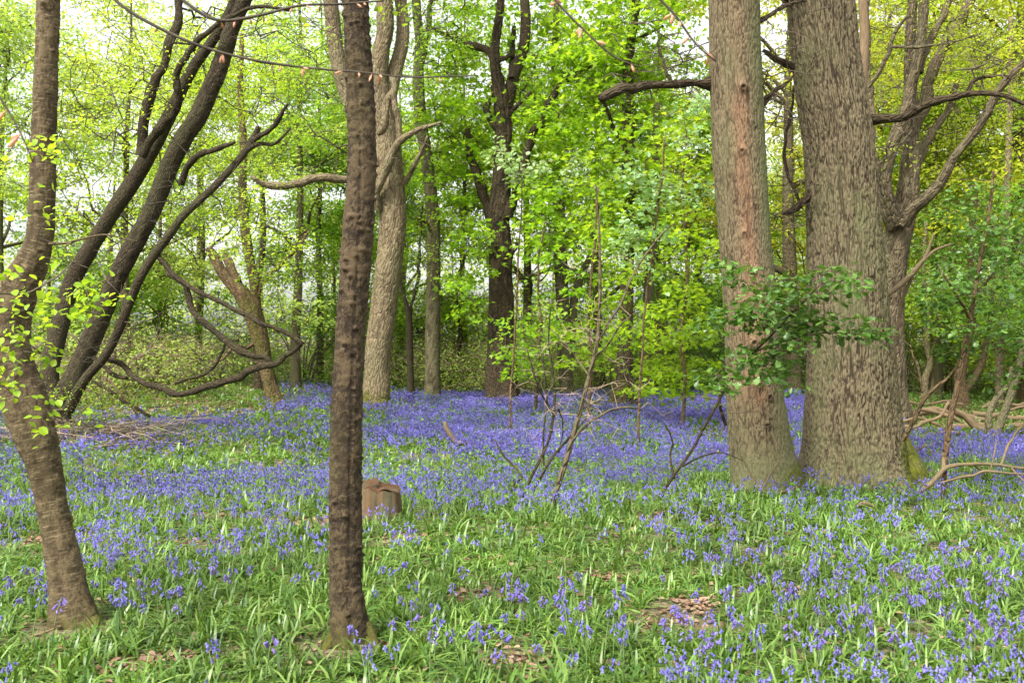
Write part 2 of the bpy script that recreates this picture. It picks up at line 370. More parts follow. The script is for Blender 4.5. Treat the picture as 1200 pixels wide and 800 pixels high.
# ------------------------------------------------------------------ leaves and twigs
def fan(n): return None
KITE = (np.array([[0, 0, 0], [-.30, .42, .07], [0, 1, -.05], [.30, .42, .07]]), [np.array([[0, 3, 2], [0, 2, 1]])])
OV = (np.array([[0, 0, 0], [0, .3, -.02], [0, .65, -.03], [0, 1, -.10], [-.30, .22, .06], [-.40, .5, .07], [-.24, .8, .02], [.30, .22, .06], [.40, .5, .07], [.24, .8, .02]]),
      [np.array([[0, 1, 4], [0, 7, 1], [2, 3, 6], [2, 9, 3]]), np.array([[1, 2, 5, 4], [1, 7, 8, 2]]), np.array([[2, 6, 5], [2, 8, 9]])])
def lobed():
    half = [(.05, .02), (.14, .2), (.09, .28), (.30, .36), (.17, .48), (.40, .60), (.22, .70), (.30, .86), (.10, .88)]
    v = [(0, 0, 0), (0, .3, -.02), (0, .6, -.02), (0, 1, -.08)]; f3 = []; f4 = []
    for sgn in (-1, 1):
        b0 = len(v)
        v += [(sgn * x, y, .10 * x) for x, y in half]
        ctr = [0, 0, 1, 1, 1, 2, 2, 3, 3]
        for k in range(8):
            a, b_ = b0 + k, b0 + k + 1; c1, c2 = ctr[k], ctr[k + 1]
            if c1 == c2: f3.append((c1, b_, a) if sgn < 0 else (c1, a, b_))
            else: f4.append((c1, c2, b_, a) if sgn < 0 else (c1, a, b_, c2))
    return np.array(v, float), [np.array(f3), np.array(f4)]
LOB = lobed()
def maple():
    pts = [(0, 0), (.12, .12), (.42, .10), (.30, .26), (.55, .48), (.28, .48), (.16, .62), (0, 1.0), (-.16, .62), (-.28, .48), (-.55, .48), (-.30, .26), (-.42, .10), (-.12, .12)]
    v = [(x, y, .16 * abs(x) - .05 * y) for x, y in pts] + [(0, .36, -.02)]
    n = len(pts); return np.array(v), [np.array([(n, k, (k + 1) % n) for k in range(n)])]
MAP = maple()

def frames(fw, up):
    fw = fw / (np.linalg.norm(fw, axis=1)[:, None] + 1e-9); sd = np.cross(fw, up); sd /= np.linalg.norm(sd, axis=1)[:, None] + 1e-9
    nn = np.cross(sd, fw); return np.stack([sd, fw, nn], -1)     # columns

def scatter(mb, tpl, pos, Rm, sc, mat=0):
    v, fs = tpl; n = len(pos)
    V = pos[:, None, :] + np.einsum('nij,kj->nki', Rm, v) * np.asarray(sc)[:, None, None]
    off = (np.arange(n) * len(v))[:, None, None]
    mb.add(V.reshape(-1, 3), [(f[None] + off).reshape(-1, f.shape[1]) for f in fs], mat)

def sprays(mb, rng, cen, rad, nleaf, lsize, tpl=KITE, mat=0, flat=.35, jit=.6, droop=.25, sv=.3):
    n = len(cen); c = np.repeat(cen, nleaf, 0); k = len(c); rd = np.repeat(np.broadcast_to(rad, n), nleaf)
    a = rng.uniform(0, 2 * np.pi, k); q = np.sqrt(rng.uniform(0.02, 1, k)) * rd
    off = np.stack([np.cos(a) * q, np.sin(a) * q, rng.normal(0, 1, k) * rd * flat - droop * q * q / rd], 1)
    fw = np.stack([np.cos(a), np.sin(a), -.35 + rng.normal(0, .35, k)], 1) + rng.normal(0, jit, (k, 3)) * np.array([1, 1, .5])
    up = np.array([0, 0, 1.]) + rng.normal(0, .45, (k, 3))
    scatter(mb, tpl, c + off, frames(fw, up), lsize * rng.uniform(1 - sv, 1 + sv, k), mat)

def prisms(mb, p0, p1, r0, r1, mat=0, sides=4):
    t = p1 - p0; t /= np.linalg.norm(t, axis=1)[:, None] + 1e-9
    ref = np.where(np.abs(t[:, 2:3]) > .8, np.array([[1., 0, 0]]), np.array([[0, 0, 1.]]))
    u = np.cross(t, ref); u /= np.linalg.norm(u, axis=1)[:, None] + 1e-9; v = np.cross(t, u)
    a = np.arange(sides) * 2 * np.pi / sides; d = u[:, None] * np.cos(a)[None, :, None] + v[:, None] * np.sin(a)[None, :, None]
    V = np.concatenate([p0[:, None] + d * r0[:, None, None], p1[:, None] + d * r1[:, None, None]], 1)
    n = len(p0); off = (np.arange(n) * 2 * sides)[:, None]; f = []
    for k in range(sides):
        k2 = (k + 1) % sides; f.append(np.array([k, k2, sides + k2, sides + k])[None] + off)
    mb.add(V.reshape(-1, 3), [np.concatenate(f)], mat)

def grow(mb, rng, init, cen, rtip=.004, rmax=.09, step=.5, wig=.12, mat=0, extra=2, elen=.5, sides=4, expo=.5):
    """connect every spray centre to its nearest branch point, so that the twigs form one branching system"""
    init = np.asarray(init, float)
    dd = np.array([np.min(np.linalg.norm(init - c, axis=1)) for c in cen]); order = np.argsort(dd)
    cap = len(init) + len(cen) * 14; X = np.zeros((cap, 3)); X[:len(init)] = init; par = np.full(cap, -1); n = len(init)
    for i in order:
        c = cen[i]; dv = X[:n] - c; d = np.sqrt((dv ** 2).sum(1)) + .35 * np.maximum(dv[:, 2], 0); j = int(np.argmin(d)); a = X[j]; L = np.linalg.norm(c - a)
        k = int(min(12, max(1, round(L / step)))); w = rng.normal(0, wig, 3) * L
        prev = j
        for q in range(1, k + 1):
            t = q / k; p = a * (1 - t) + c * t + w * np.sin(np.pi * t) + np.array([0, 0, .10 * L * np.sin(np.pi * t)]) + (rng.normal(0, .035 * min(L, 1), 3) if q < k else 0)
            X[n] = p; par[n] = prev; prev = n; n += 1
    w = np.ones(n)
    for i in range(n - 1, len(init) - 1, -1): w[par[i]] += w[i] * .35 if False else w[i] * .3
    idx = np.arange(len(init), n); pi = par[idx]
    # leaf count based thickness
    cnt = np.zeros(n)
    ch = np.zeros(n); 
    for i in range(n - 1, len(init) - 1, -1):
        if cnt[i] == 0: cnt[i] = 1
        cnt[par[i]] += cnt[i]
    rr = np.minimum(rtip * np.maximum(cnt, 1) ** expo, rmax)
    r1 = rr[idx]; r0 = np.where(pi < len(init), r1 * 1.15, np.minimum(rr[pi], r1 * 1.7))
    prisms(mb, X[pi], X[idx], r0, r1, mat, sides)
    if extra:
        c = np.repeat(cen, extra, 0); d = rng.normal(0, 1, c.shape); d[:, 2] = d[:, 2] * .4 + .1; d /= np.linalg.norm(d, axis=1)[:, None]
        e = c + d * elen * rng.uniform(.5, 1, (len(c), 1)); prisms(mb, c, e, np.full(len(c), rtip), np.full(len(c), rtip * .4), mat, 3)

def blob_pts(rng, blobs):
    """blobs: (px, py, rx, ry, D, rd, n) ellipsoids of foliage at distance D"""
    out = []
    for (bx, by, rx, ry, D, rd, n) in blobs:
        c = W(bx, by, D); s = D / F
        q = rng.normal(0, 1, (n, 3)); q /= np.linalg.norm(q, axis=1)[:, None]; q *= rng.uniform(0.05, 1, (n, 1)) ** (1 / 2.4)
        out.append(c + q * np.array([rx * s, rd, ry * s]))
    p = np.concatenate(out); g = gz(p[:, 0], p[:, 1]); p[:, 2] = np.maximum(p[:, 2], g + .35); return p

def to_local(root, *mbs):
    l = np.array(root.location, dtype=np.float32)
    for m_ in mbs: m_.V = [v - l for v in m_.V]

def make_tree(name, label, cat, bark, stems, limbs=(), D=20, crown=None, seg=24, step=.12, disp=None, flare=None, rough=.06, seed=0, group=None, limbseg=10, trunkname='trunk', limb_disp=None, limb_mat=None, roots=(), bare=None, gn=0):
    """stems: list of traced polylines at absolute D (first one is the trunk). crown: dict"""
    rng = np.random.default_rng(seed + 100)
    base = px([stems[0][0]], D)[0]; base = px(stems[0][:1], D)[0]
    g = gz1(base[0], base[1]); root = thing(name, label, cat, (base[0], base[1], g), group)
    nodes = []; tw = []
    for k, st in enumerate(stems):
        P = px(st, D)
        if gn: P = gnarl(P, seed * 3 + k, gn, .3)
        if k == 0:
            P = np.vstack([[P[0, 0] * 1.0, P[0, 1], min(P[0, 2], g) - .12, P[0, 3] * 1.03], P]) if P[0, 2] > g - .05 else P
        mb = MB(); c, r = sweep(mb, P, seg if k == 0 else max(10, int(seg * .7)), step, disp if (k == 0 or limb_disp) else None, rough=rough, seed=seed + k, flare=flare if k == 0 else None)
        nodes.append(c[len(c) // (3 if k == 0 else 6):]); to_local(root, mb); mb.build(trunkname if k == 0 else 'stem', bark, root)
    for k, st in enumerate(limbs):
        P = gnarl(px(st, D), seed + k); mb = MB(); c, r = sweep(mb, P, limbseg, max(step * .8, .02), None, rough=rough * 1.5 + .06, seed=seed + 20 + k)
        nodes.append(c); to_local(root, mb); mb.build('limb', limb_mat or bark, root)
        for q in range(int(4 + len(c) * max(step * .8, .02) * (7 if D < 13 else 4))):
            i_ = int(rng.uniform(.15, 1) * (len(c) - 1)); d_ = rng.normal(0, 1, 3) * np.array([1, .7, .8]) + np.array([0, 0, .35]); tw.append(c[i_] + d_ / np.linalg.norm(d_) * rng.uniform(.2, .75) * (.6 if D < 13 else 1))
    for k, (st, dm) in enumerate(roots):
        P = px(st, D); mb = MB(); sweep(mb, P, 40, .03, dm, rough=.12, seed=seed + 60 + k); to_local(root, mb); mb.build('root', bark, root)
    if crown:
        cen = blob_pts(rng, crown['blobs']); cb = MB(); ex = crown.get('extra', 2)
        if bare: tw.extend(blob_pts(rng, bare['blobs']))
        al = np.concatenate([cen, np.array(tw)]) if len(tw) else cen
        grow(cb, rng, np.concatenate(nodes), al, crown.get('rtip', .005), crown.get('rmax', .07), crown.get('tstep', .45), mat=0, extra=ex, elen=crown.get('rad', .4) * 1.1, wig=crown.get('wig', .12))
        nl = int(round(crown.get('nl', 16) * (crown.get('mul', 1.0 if D < 13 else 1.7))))
        if nl:
            sprays(cb, rng, cen, crown.get('rad', .4) * rng.uniform(.6, 1.3, len(cen)), nl, crown.get('leaf', .07) * (1 if D < 13 else 1.18), crown.get('tpl', KITE), 1, crown.get('flat', .3), droop=crown.get('droop', .25))
        to_local(root, cb); cb.build('crown', [crown.get('twig', M['twig']), crown.get('mat', M['fresh_leaf'])], root, smooth=False)
    return root

# ------------------------------------------------------------------ ground
mb = MB()
xs = np.concatenate([np.linspace(-400, -45, 24)[:-1], np.linspace(-45, 45, 300), np.linspace(45, 400, 24)[1:]])
ys = np.concatenate([np.linspace(-60, -2, 12)[:-1], np.linspace(-2, 60, 260), np.linspace(60, 500, 40)[1:]])
X, Y = np.meshgrid(xs, ys); Z = gz(X, Y); nx = len(xs); ny = len(ys)
i = np.arange(ny - 1)[:, None] * nx + np.arange(nx - 1)[None]
mb.add(np.stack([X, Y, Z], -1).reshape(-1, 3), [np.stack([i, i + 1, i + nx + 1, i + nx], -1).reshape(-1, 4)])
mb.build('ground', M['soil'], kind='structure')

# ------------------------------------------------------------------ traced trees
A_D = 5.65
make_tree('birch_tree', 'crooked banded trunk in the left foreground, bulging where it bends at head height', 'tree', M['birch_bark'],
    [[(93, 748, 57.6), (84, 705, 45.0), (74, 650, 37.8), (64, 600, 34.2), (53, 550, 37.8), (42, 510, 46.8), (28, 470, 52.2), (10, 425, 52.2), (6, 385, 54.0), (18, 345, 46.8), (37, 308, 36.0), (47, 268, 29.7), (50, 180, 27.9), (53, 90, 26.1), (55, 0, 25.2), (56, -90, 24.3), (60, -200, 21.6)]],
    [[(16, 425, 45.0), (-10, 370, 37.8, .1), (-40, 310, 30.6, .2), (-60, 220, 25.2, .3), (-65, 100, 21.6, .4)],
     [(50, 286, 3.6), (80, 284, 2.7, -.1), (120, 275, 2.2, -.2), (160, 282, 1.4, -.2)]],
    D=A_D, seg=110, step=.012, disp=disp_band(4, 60, groove=(-1.75, .25, .10)), flare=(.30, .16, 3, 1.0), seed=1,
    roots=[([(98, 715, 26), (112, 736, 22, -.05), (126, 748, 15, -.12), (140, 760, 7, -.2)], disp_band(44, 20, mossh=.5)), ([(72, 722, 22), (62, 742, 18, -.05), (50, 758, 9, -.12)], disp_band(45, 10, mossh=.5))],
    crown=dict(blobs=[(48, 175, 32, 22, 5.2, .25, 5), (75, 345, 60, 45, 5.1, .3, 8), (115, 345, 30, 25, 5.1, .2, 6), (25, 430, 42, 65, 5.0, .25, 14), (20, 330, 30, 40, 5.1, .2, 4), (80, 480, 40, 30, 5.1, .2, 4), (50, 240, 50, 30, 5.3, .3, 3), (20, -190, 150, 90, 5.7, 1.0, 22)],
               nl=8, rad=.085, leaf=.042, tpl=OV, mat=M['lime_leaf'], rtip=.0016, rmax=.008, tstep=.08, flat=.5, extra=2, wig=.2))
B_D = 5.2
make_tree('cherry_tree', 'straight dark knobbly trunk in the foreground, covered in small notches, left of the stump', 'tree', M['cherry_bark'],
    [[(413, 768, 47.0), (411, 740, 43.2), (406, 690, 38.5), (406, 640, 37.6), (405, 540, 37.6), (410, 400, 33.8), (419, 280, 35.7), (424, 180, 32.9), (422, 110, 32.0), (418, 40, 30.1), (416, -40, 29.1), (414, -200, 26.3)]],
    [],
    D=B_D, seg=120, step=.011, disp=disp_band(9, 260, groove=(-1.45, .13, .07), ampb=.0032), flare=(.28, .15, 3, 2.6), seed=2,
    roots=[([(398, 735, 20), (388, 752, 17, -.03), (376, 768, 8, -.08)], disp_band(46, 10, mossh=.7)), ([(426, 732, 20), (436, 752, 16, -.04), (450, 772, 7, -.1)], disp_band(47, 10, mossh=.7))],
    crown=dict(blobs=[(330, -60, 260, 70, 5.0, .8, 22), (410, -240, 200, 90, 5.2, 1.0, 30)], nl=7, rad=.12, leaf=.035, tpl=OV, mat=M['fresh_leaf'], rtip=.0016, rmax=.012, tstep=.12))

C_D = 16.5
make_tree('hazel_tree', 'dark many stemmed hazel leaning right behind the crooked left trunk', 'tree', M['hazel_bark'],
    [[(70, 512, 30.4), (68, 480, 28.9), (87, 444, 25.8), (110, 390, 23.6), (133, 334, 22.0), (155, 290, 22.8), (177, 248, 21.3), (200, 190, 22.8), (216, 160, 22.0), (233, 133, 21.3), (257, 77, 20.5), (272, 30, 18.2), (287, -5, 17.5), (310, -70, 15.2), (330, -160, 10.6)],
     [(66, 490, 22.8, .3), (58, 440, 21.3, .5), (67, 394, 20.5, .7), (83, 334, 19.0, .8), (100, 300, 19.0, .8), (120, 268, 17.5, .8), (140, 235, 19.0, .8), (160, 205, 18.2, .8), (187, 157, 17.5, .8), (205, 120, 14.4, .7), (225, 80, 12.9, .6), (245, 52, 12.2, .5), (268, 14, 11.4, .4), (285, -40, 9.1, .3)],
     [(80, 480, 13.7, -.4), (100, 444, 11.4, -.6), (123, 417, 10.6, -.7), (140, 384, 10.6, -.8), (160, 334, 10.6, -.9), (178, 302, 10.6, -.9), (197, 277, 9.9, -.9), (215, 252, 9.1, -.9), (247, 222, 9.1, -.8), (268, 200, 8.4, -.7), (287, 177, 8.4, -.6), (297, 160, 7.6, -.5), (303, 148, 6.0, -.5)]],
    [[(167, 180, 12.9, .8), (168, 150, 12.2, .8), (176, 112, 11.4, .8), (184, 93, 10.6, .8), (197, 56, 10.6, .8), (207, 20, 9.9, .9), (214, -30, 9.1, 1.0)],
     [(165, 182, 10.6, .3), (185, 152, 10.6, .2), (202, 130, 9.9, .1), (208, 112, 9.1, 0), (206, 90, 7.6, -.1), (216, 68, 6.8, -.2), (240, 38, 6.0, -.3), (268, 20, 5.1, -.4), (300, 8, 4.2, -.5), (340, 12, 3.4, -.6)],
     [(212, 215, 7.6, -.2), (220, 193, 7.6, -.4), (233, 180, 6.8, -.6), (255, 173, 6.0, -.8), (274, 167, 4.2, -1)],
     [(287, 177, 6.0, -.6), (303, 168, 5.1, -.6), (322, 168, 3.4, -.6), (340, 150, 2.5, -.6)],
     [(295, 165, 6.8, -.6), (320, 146, 6.0, -.8), (337, 122, 3.4, -1.0)],
     [(182, 296, 6.0, -.8), (200, 318, 7.6, -.9), (216, 334, 7.6, -1), (222, 356, 7.6, -1), (236, 376, 7.6, -1.1), (258, 393, 7.6, -1.1), (277, 411, 7.6, -1.2), (296, 419, 7.2, -1.2), (312, 419, 6.0, -1.2), (320, 428, 4.2, -1.2)],
     [(186, 302, 4.2, -.9), (206, 324, 5.1, -1), (227, 338, 5.1, -1.1), (256, 353, 5.5, -1.2), (283, 365, 5.5, -1.3), (306, 378, 5.5, -1.4), (327, 388, 5.1, -1.4), (345, 396, 5.1, -1.4), (354, 401, 5.1, -1.4), (346, 411, 5.1, -1.3), (333, 418, 6.0, -1.2), (322, 427, 6.8, -1.2), (308, 430, 7.6, -1.2), (292, 436, 7.6, -1.1), (277, 442, 7.6, -1), (258, 449, 7.6, -1), (236, 456, 7.6, -.9), (210, 461, 7.6, -.9), (195, 455, 7.2, -.8), (178, 450, 6.8, -.7), (155, 443, 6.8, -.6), (143, 428, 6.0, -.5), (127, 420, 6.0, -.5)],
     [(110, 418, 4.2, -.4), (128, 435, 5.1, -.4), (150, 444, 5.1, -.6)],
     [(280, 398, 3.4, -1), (265, 402, 3.4, -1), (258, 418, 3.4, -.9), (245, 435, 3.4, -.8), (228, 442, 4.2, -.7), (205, 449, 3.4, -.7)]],
    D=C_D, seg=28, step=.06, disp=disp_oak(.035, 5, .010, seed=5), flare=(.5, .3, 3, .3), seed=3, rough=.10,
    crown=dict(blobs=[(215, 130, 140, 150, 19.2, 1.9, 190), (110, 220, 120, 130, 19, 1.8, 120), (290, 60, 110, 90, 18.8, 1.8, 80), (300, 260, 70, 50, 15.5, 1.2, 18), (120, 60, 110, 80, 16, 2, 50), (260, -110, 220, 90, 16.5, 2.4, 80)],
               nl=13, rad=.28, leaf=.055, mat=M['lime_leaf'], twig=M['dark_twig'], rtip=.0035, rmax=.022, tstep=.3, extra=3, wig=.16),
    bare=dict(blobs=[(330, 60, 110, 75, 16.5, 1.5, 110), (120, 120, 120, 110, 16.5, 2, 80), (250, 250, 100, 60, 15.7, 1, 40), (160, 400, 70, 50, 16, 1, 24)]))

make_tree('broken_tree', 'brown leaning trunk with a snapped top, standing in bluebells beside the looping low branch', 'tree', M['brown_bark'],
    [[(326, 480, 22.4), (320, 462, 17.6), (311, 425, 16.8), (306, 400, 19.2), (298, 372, 22.4), (286, 348, 20.8), (274, 335, 16.0), (260, 318, 13.6), (250, 300, 12.0), (244, 290, 9.0)],
     [(303, 385, 12.8), (300, 355, 11.2), (296, 325, 10.4), (290, 290, 12.0), (286, 260, 11.0), (284, 220, 10.0), (285, 170, 9.0), (281, 110, 7.0), (283, 40, 5.0)]],
    [[(300, 345, 8.0), (312, 325, 6.0, .2), (330, 308, 5.0, .5), (350, 289, 4.0, .8), (362, 270, 3.0, 1)], [(278, 334, 12.0), (272, 322, 12.0, .3), (266, 305, 10.0, .5), (262, 295, 6.0, .6)],
     [(300, 400, 5.0), (288, 408, 5.0, -.3), (275, 405, 4.0, -.6), (262, 420, 3.0, -.8), (250, 425, 2.0, -.9)]],
    D=26.5, seg=28, step=.10, disp=disp_oak(.05, 4, .014, seed=6, mossf=lambda th, s, bk: smooth(vn(bk * 3, 4), .5, .8) * .5), flare=(.4, .35, 3, 1), seed=4, rough=.12,
    crown=dict(blobs=[(300, 250, 60, 70, 26, 1.6, 50), (285, 120, 60, 110, 26.5, 2, 60), (335, 320, 40, 40, 26, 1.4, 24)], nl=16, rad=.4, leaf=.075, mat=M['fresh_leaf'], rtip=.006, rmax=.03))
make_tree('slim_tree', 'short dark mossy trunk just left behind the brown leaning broken trunk', 'tree', M['dark_bark'],
    [[(304, 468, 13), (303, 440, 12), (302, 405, 11), (298, 370, 9), (303, 330, 8), (309, 270, 6), (306, 200, 5)]], D=31, seg=12, step=.2, flare=(.3, .3, 3, 0), seed=5)

make_tree('oak_tree', 'pale grey oak leaning right directly behind the foreground knobbly trunk, dividing high up', 'tree', M['pale_bark'],
    [[(440, 481, 36), (441, 465, 32), (442, 440, 30), (443, 410, 30), (448, 370, 31), (453, 330, 32), (458, 290, 32), (460, 255, 33), (457, 215, 34), (455, 185, 33), (452, 155, 26), (447, 125, 23), (443, 95, 22), (445, 65, 21), (451, 35, 20), (450, 0, 20), (446, -60, 17), (450, -140, 12)],
     [(456, 160, 18, .1), (456, 120, 17, .2), (462, 85, 17, .3), (470, 55, 16, .4), (472, 25, 15, .5), (469, -10, 14, .6), (474, -80, 11, .8)],
     [(444, 235, 17, .2), (432, 190, 16, .4), (419, 150, 17, .5), (406, 112, 17, .6), (397, 78, 18, .6), (391, 40, 18, .6), (387, 0, 17, .6), (380, -70, 13, .7)]],
    [[(440, 225, 11, 0), (420, 212, 10, -.2), (400, 210, 10, -.4), (372, 207, 9.5, -.6), (352, 214, 9, -.8), (333, 218, 9, -1), (315, 217, 8, -1.1), (302, 212, 6, -1.2), (294, 206, 4, -1.2)],
     [(442, 245, 10, -.3), (441, 224, 10, -.5), (450, 198, 10, -.7), (462, 177, 11, -.8), (473, 163, 9, -.9), (488, 154, 6, -1), (502, 148, 5, -1.1), (518, 142, 3, -1.2)],
     [(468, 166, 8, -.8), (467, 145, 8, -.8), (464, 120, 8, -.8), (461, 105, 9, -.8), (459, 90, 8, -.8)],
     [(461, 108, 9, -.8), (453, 118, 8, -.8), (451, 135, 9, -.8), (446, 152, 10, -.7), (442, 157, 6, -.7)],
     [(474, 215, 7, -.2), (483, 198, 6, -.5), (494, 178, 5, -.8), (502, 160, 3, -1)]],
    D=25.7, seg=60, step=.06, disp=disp_oak(.06, 4, .012, seed=7, mossf=lambda th, s, bk: smooth(.55 - s + .5 * (vn(bk * 5, 3) - .3), 0, .4)), flare=(.45, .35, 3, 2.2), seed=6, rough=.07,
    crown=dict(blobs=[(440, 60, 110, 110, 28.5, 2, 80), (370, 130, 70, 110, 27.5, 2, 70), (505, 50, 50, 90, 26.7, 2, 40), (430, -110, 200, 80, 26, 3, 90)], nl=18, rad=.45, leaf=.08, mat=M['fresh_leaf'], rtip=.007, rmax=.05))

make_tree('ash_tree', 'slim straight smooth grey green trunk between the pale leaning oak and the dark fluted oak', 'tree', M['grey_bark'],
    [[(507, 472, 22), (507, 455, 19), (507, 400, 18), (508, 330, 17), (508, 267, 16), (506, 240, 15.5), (500, 187, 15), (493, 140, 14.5), (490, 90, 13.5), (492, 50, 12), (488, 10, 11), (486, -60, 9)]],
    [[(507, 275, 5), (500, 262, 4, -.4), (488, 255, 3, -.8)], [(491, 80, 8), (500, 50, 7, .4), (503, 10, 6, .8), (510, -40, 4, 1)]],
    D=29.5, seg=28, step=.1, disp=disp_oak(.08, 2, .007, seed=8), flare=(.35, .3, 3, 1), seed=7, rough=.05,
    crown=dict(blobs=[(525, 120, 55, 110, 31, 1.5, 60), (490, -60, 120, 80, 29.5, 3, 60), (520, 280, 45, 60, 29.5, 2, 24)], nl=20, rad=.5, leaf=.085, mat=M['maple_leaf'], rtip=.007, rmax=.03))
make_tree('sapling', 'thin dark forked sapling just left of the slim grey green trunk', 'tree', M['hazel_bark'],
    [[(482, 473, 9), (481, 440, 8), (480, 400, 8), (479, 370, 7), (474, 350, 5), (470, 335, 4), (466, 310, 3), (468, 260, 2)]],
    [[(480, 375, 5), (484, 350, 4, .2), (490, 325, 4, .3), (492, 290, 3, .4), (495, 240, 2, .5)]], D=29.8, seg=12, step=.15, seed=8,
    crown=dict(blobs=[(480, 300, 30, 50, 29.8, 1.2, 16)], nl=14, rad=.4, leaf=.07, mat=M['fresh_leaf'], rtip=.004, rmax=.01))

make_tree('oak_tree', 'very dark fluted oak at the centre, branching into a wide crown of bright leaves', 'tree', M['dark_bark'],
    [[(588, 478, 48), (590, 462, 38), (589, 430, 34), (588, 390, 31), (588, 350, 29), (587, 300, 28), (585, 260, 28), (587, 215, 24), (589, 180, 22), (590, 150, 22), (588, 120, 19), (583, 90, 15), (580, 70, 13), (582, 40, 12), (586, 10, 11), (588, -60, 9)],
     [(578, 478, 20, -.3), (577, 450, 16, -.2), (578, 400, 14, -.1), (579, 350, 13, 0), (580, 300, 12, .1)],
     [(589, 150, 17, .1), (598, 105, 15, .2), (605, 80, 14, .2), (613, 60, 13, .2), (616, 25, 12, .2), (614, -20, 10, .3), (618, -80, 8, .3)]],
    [[(580, 262, 15, .2), (570, 240, 13, .3), (562, 220, 12, .4), (555, 195, 11, .5), (551, 175, 8, .6), (548, 150, 5, .7)],
     [(594, 255, 13, -.2), (600, 235, 12, -.3), (608, 215, 11, -.5), (614, 195, 10, -.6), (621, 175, 10, -.7), (628, 158, 10, -.8), (638, 142, 10, -.9), (642, 125, 9, -1), (650, 110, 8, -1.1), (666, 92, 7, -1.2), (690, 77, 6, -1.3), (718, 66, 5, -1.4), (745, 48, 4, -1.5), (778, 30, 3, -1.6)],
     [(582, 150, 9, .1), (575, 140, 8, .2), (570, 125, 8, .3), (577, 112, 8, .3), (580, 100, 7, .3)],
     [(580, 70, 8, .1), (568, 58, 8, .3), (545, 50, 8, .5), (532, 42, 7, .7), (520, 38, 5, .8), (500, 30, 3, .9)],
     [(592, 140, 6, 0), (605, 125, 5, -.2), (622, 108, 3, -.4)], [(600, 92, 7), (600, 60, 6, .4), (602, 30, 5, .6)],
     [(580, 75, 6), (590, 68, 6), (602, 64, 5, .2)], [(596, 310, 6), (605, 290, 5, -.3), (608, 280, 3, -.5)]],
    D=28, seg=72, step=.07, disp=disp_oak(.10, 6, .035, seed=9), flare=(.45, .45, 5, .4), seed=9, rough=.14,
    crown=dict(blobs=[(590, 70, 110, 100, 31, 3, 150), (535, 170, 55, 80, 29, 2, 70), (660, 130, 70, 90, 28, 3, 110), (545, 290, 30, 60, 27.5, 1.5, 20), (640, 260, 35, 60, 27, 1.5, 40), (720, 60, 60, 60, 26.5, 2, 50), (600, -90, 220, 90, 28, 4, 110)],
               nl=15, rad=.62, leaf=.14, tpl=MAP, mat=M['maple_leaf'], twig=M['dark_twig'], rtip=.006, rmax=.05, flat=.11))

make_tree('lime_tree', 'brown trunk with widening foot and a leafy middle, right of centre among maple leaves', 'tree', M['dark_bark'],
    [[(730, 482, 34), (730, 466, 28), (731, 440, 22), (733, 400, 18), (735, 330, 16), (736, 260, 16), (737, 180, 16), (736, 120, 14), (738, 60, 12), (745, 10, 11), (748, -60, 9)]],
    [[(735, 300, 6), (748, 270, 5, .5), (765, 235, 4, 1), (780, 200, 3, 1.2)], [(734, 180, 6), (715, 140, 5, -.5), (705, 110, 4, -1)]],
    D=25.5, seg=40, step=.08, disp=disp_oak(.06, 5, .018, seed=10, mossf=lambda th, s, bk: smooth(vn(bk * 2.5, 6), .45, .75) * .5), flare=(.5, .5, 4, 1.4), seed=10, rough=.08,
    crown=dict(blobs=[(740, 60, 80, 90, 25.5, 3, 100), (735, 200, 60, 90, 25.5, 2.6, 100), (740, -90, 140, 80, 25.5, 3, 60)], nl=13, rad=.6, leaf=.14, tpl=MAP, mat=M['maple_leaf'], rtip=.006, rmax=.03, flat=.11))
make_tree('slim_tree', 'pale short trunk tucked close behind the brown widening foot right of centre', 'tree', M['grey_bark'],
    [[(755, 476, 17), (755, 455, 15), (756, 430, 14), (757, 390, 13), (762, 320, 12), (768, 230, 10), (770, 120, 8)]], D=29.5, seg=20, step=.15, flare=(.3, .3, 3, 1), seed=11)
make_tree('slim_tree', 'greenish trunk behind the bare sapling, right of the dark fluted oak', 'tree', M['grey_bark'],
    [[(663, 470, 19), (663, 440, 17), (661, 400, 17), (659, 350, 16), (657, 300, 16), (656, 250, 14), (654, 200, 12), (650, 120, 10), (652, 20, 8), (654, -40, 6)],
     [(668, 420, 10, .1), (671, 390, 9, .1), (673, 350, 10, .2), (680, 325, 9, .3), (688, 308, 7, .4), (700, 280, 5, .6)]],
    [[(657, 325, 6), (645, 315, 5, -.3), (625, 322, 4, -.6), (610, 325, 3, -.8)]], D=31, seg=28, step=.1, disp=disp_oak(.07, 3, .012, seed=12), flare=(.3, .3, 3, 1), seed=12,
    crown=dict(blobs=[(660, 200, 55, 90, 31, 2.5, 70), (650, 60, 70, 70, 31, 3, 60)], nl=20, rad=.5, leaf=.09, mat=M['maple_leaf'], rtip=.006, rmax=.03))
make_tree('sapling', 'small dark crooked trunk between the slim grey green trunk and the dark fluted oak', 'tree', M['dark_bark'],
    [[(531, 452, 9), (533, 430, 8), (536, 410, 7), (540, 392, 6), (537, 370, 4), (535, 340, 4), (545, 300, 3), (560, 285, 2)]], D=38, seg=12, step=.15, seed=13,
    crown=dict(blobs=[(540, 370, 35, 40, 38, 1.5, 26)], nl=18, rad=.5, leaf=.09, mat=M['fresh_leaf'], rtip=.006, rmax=.02))

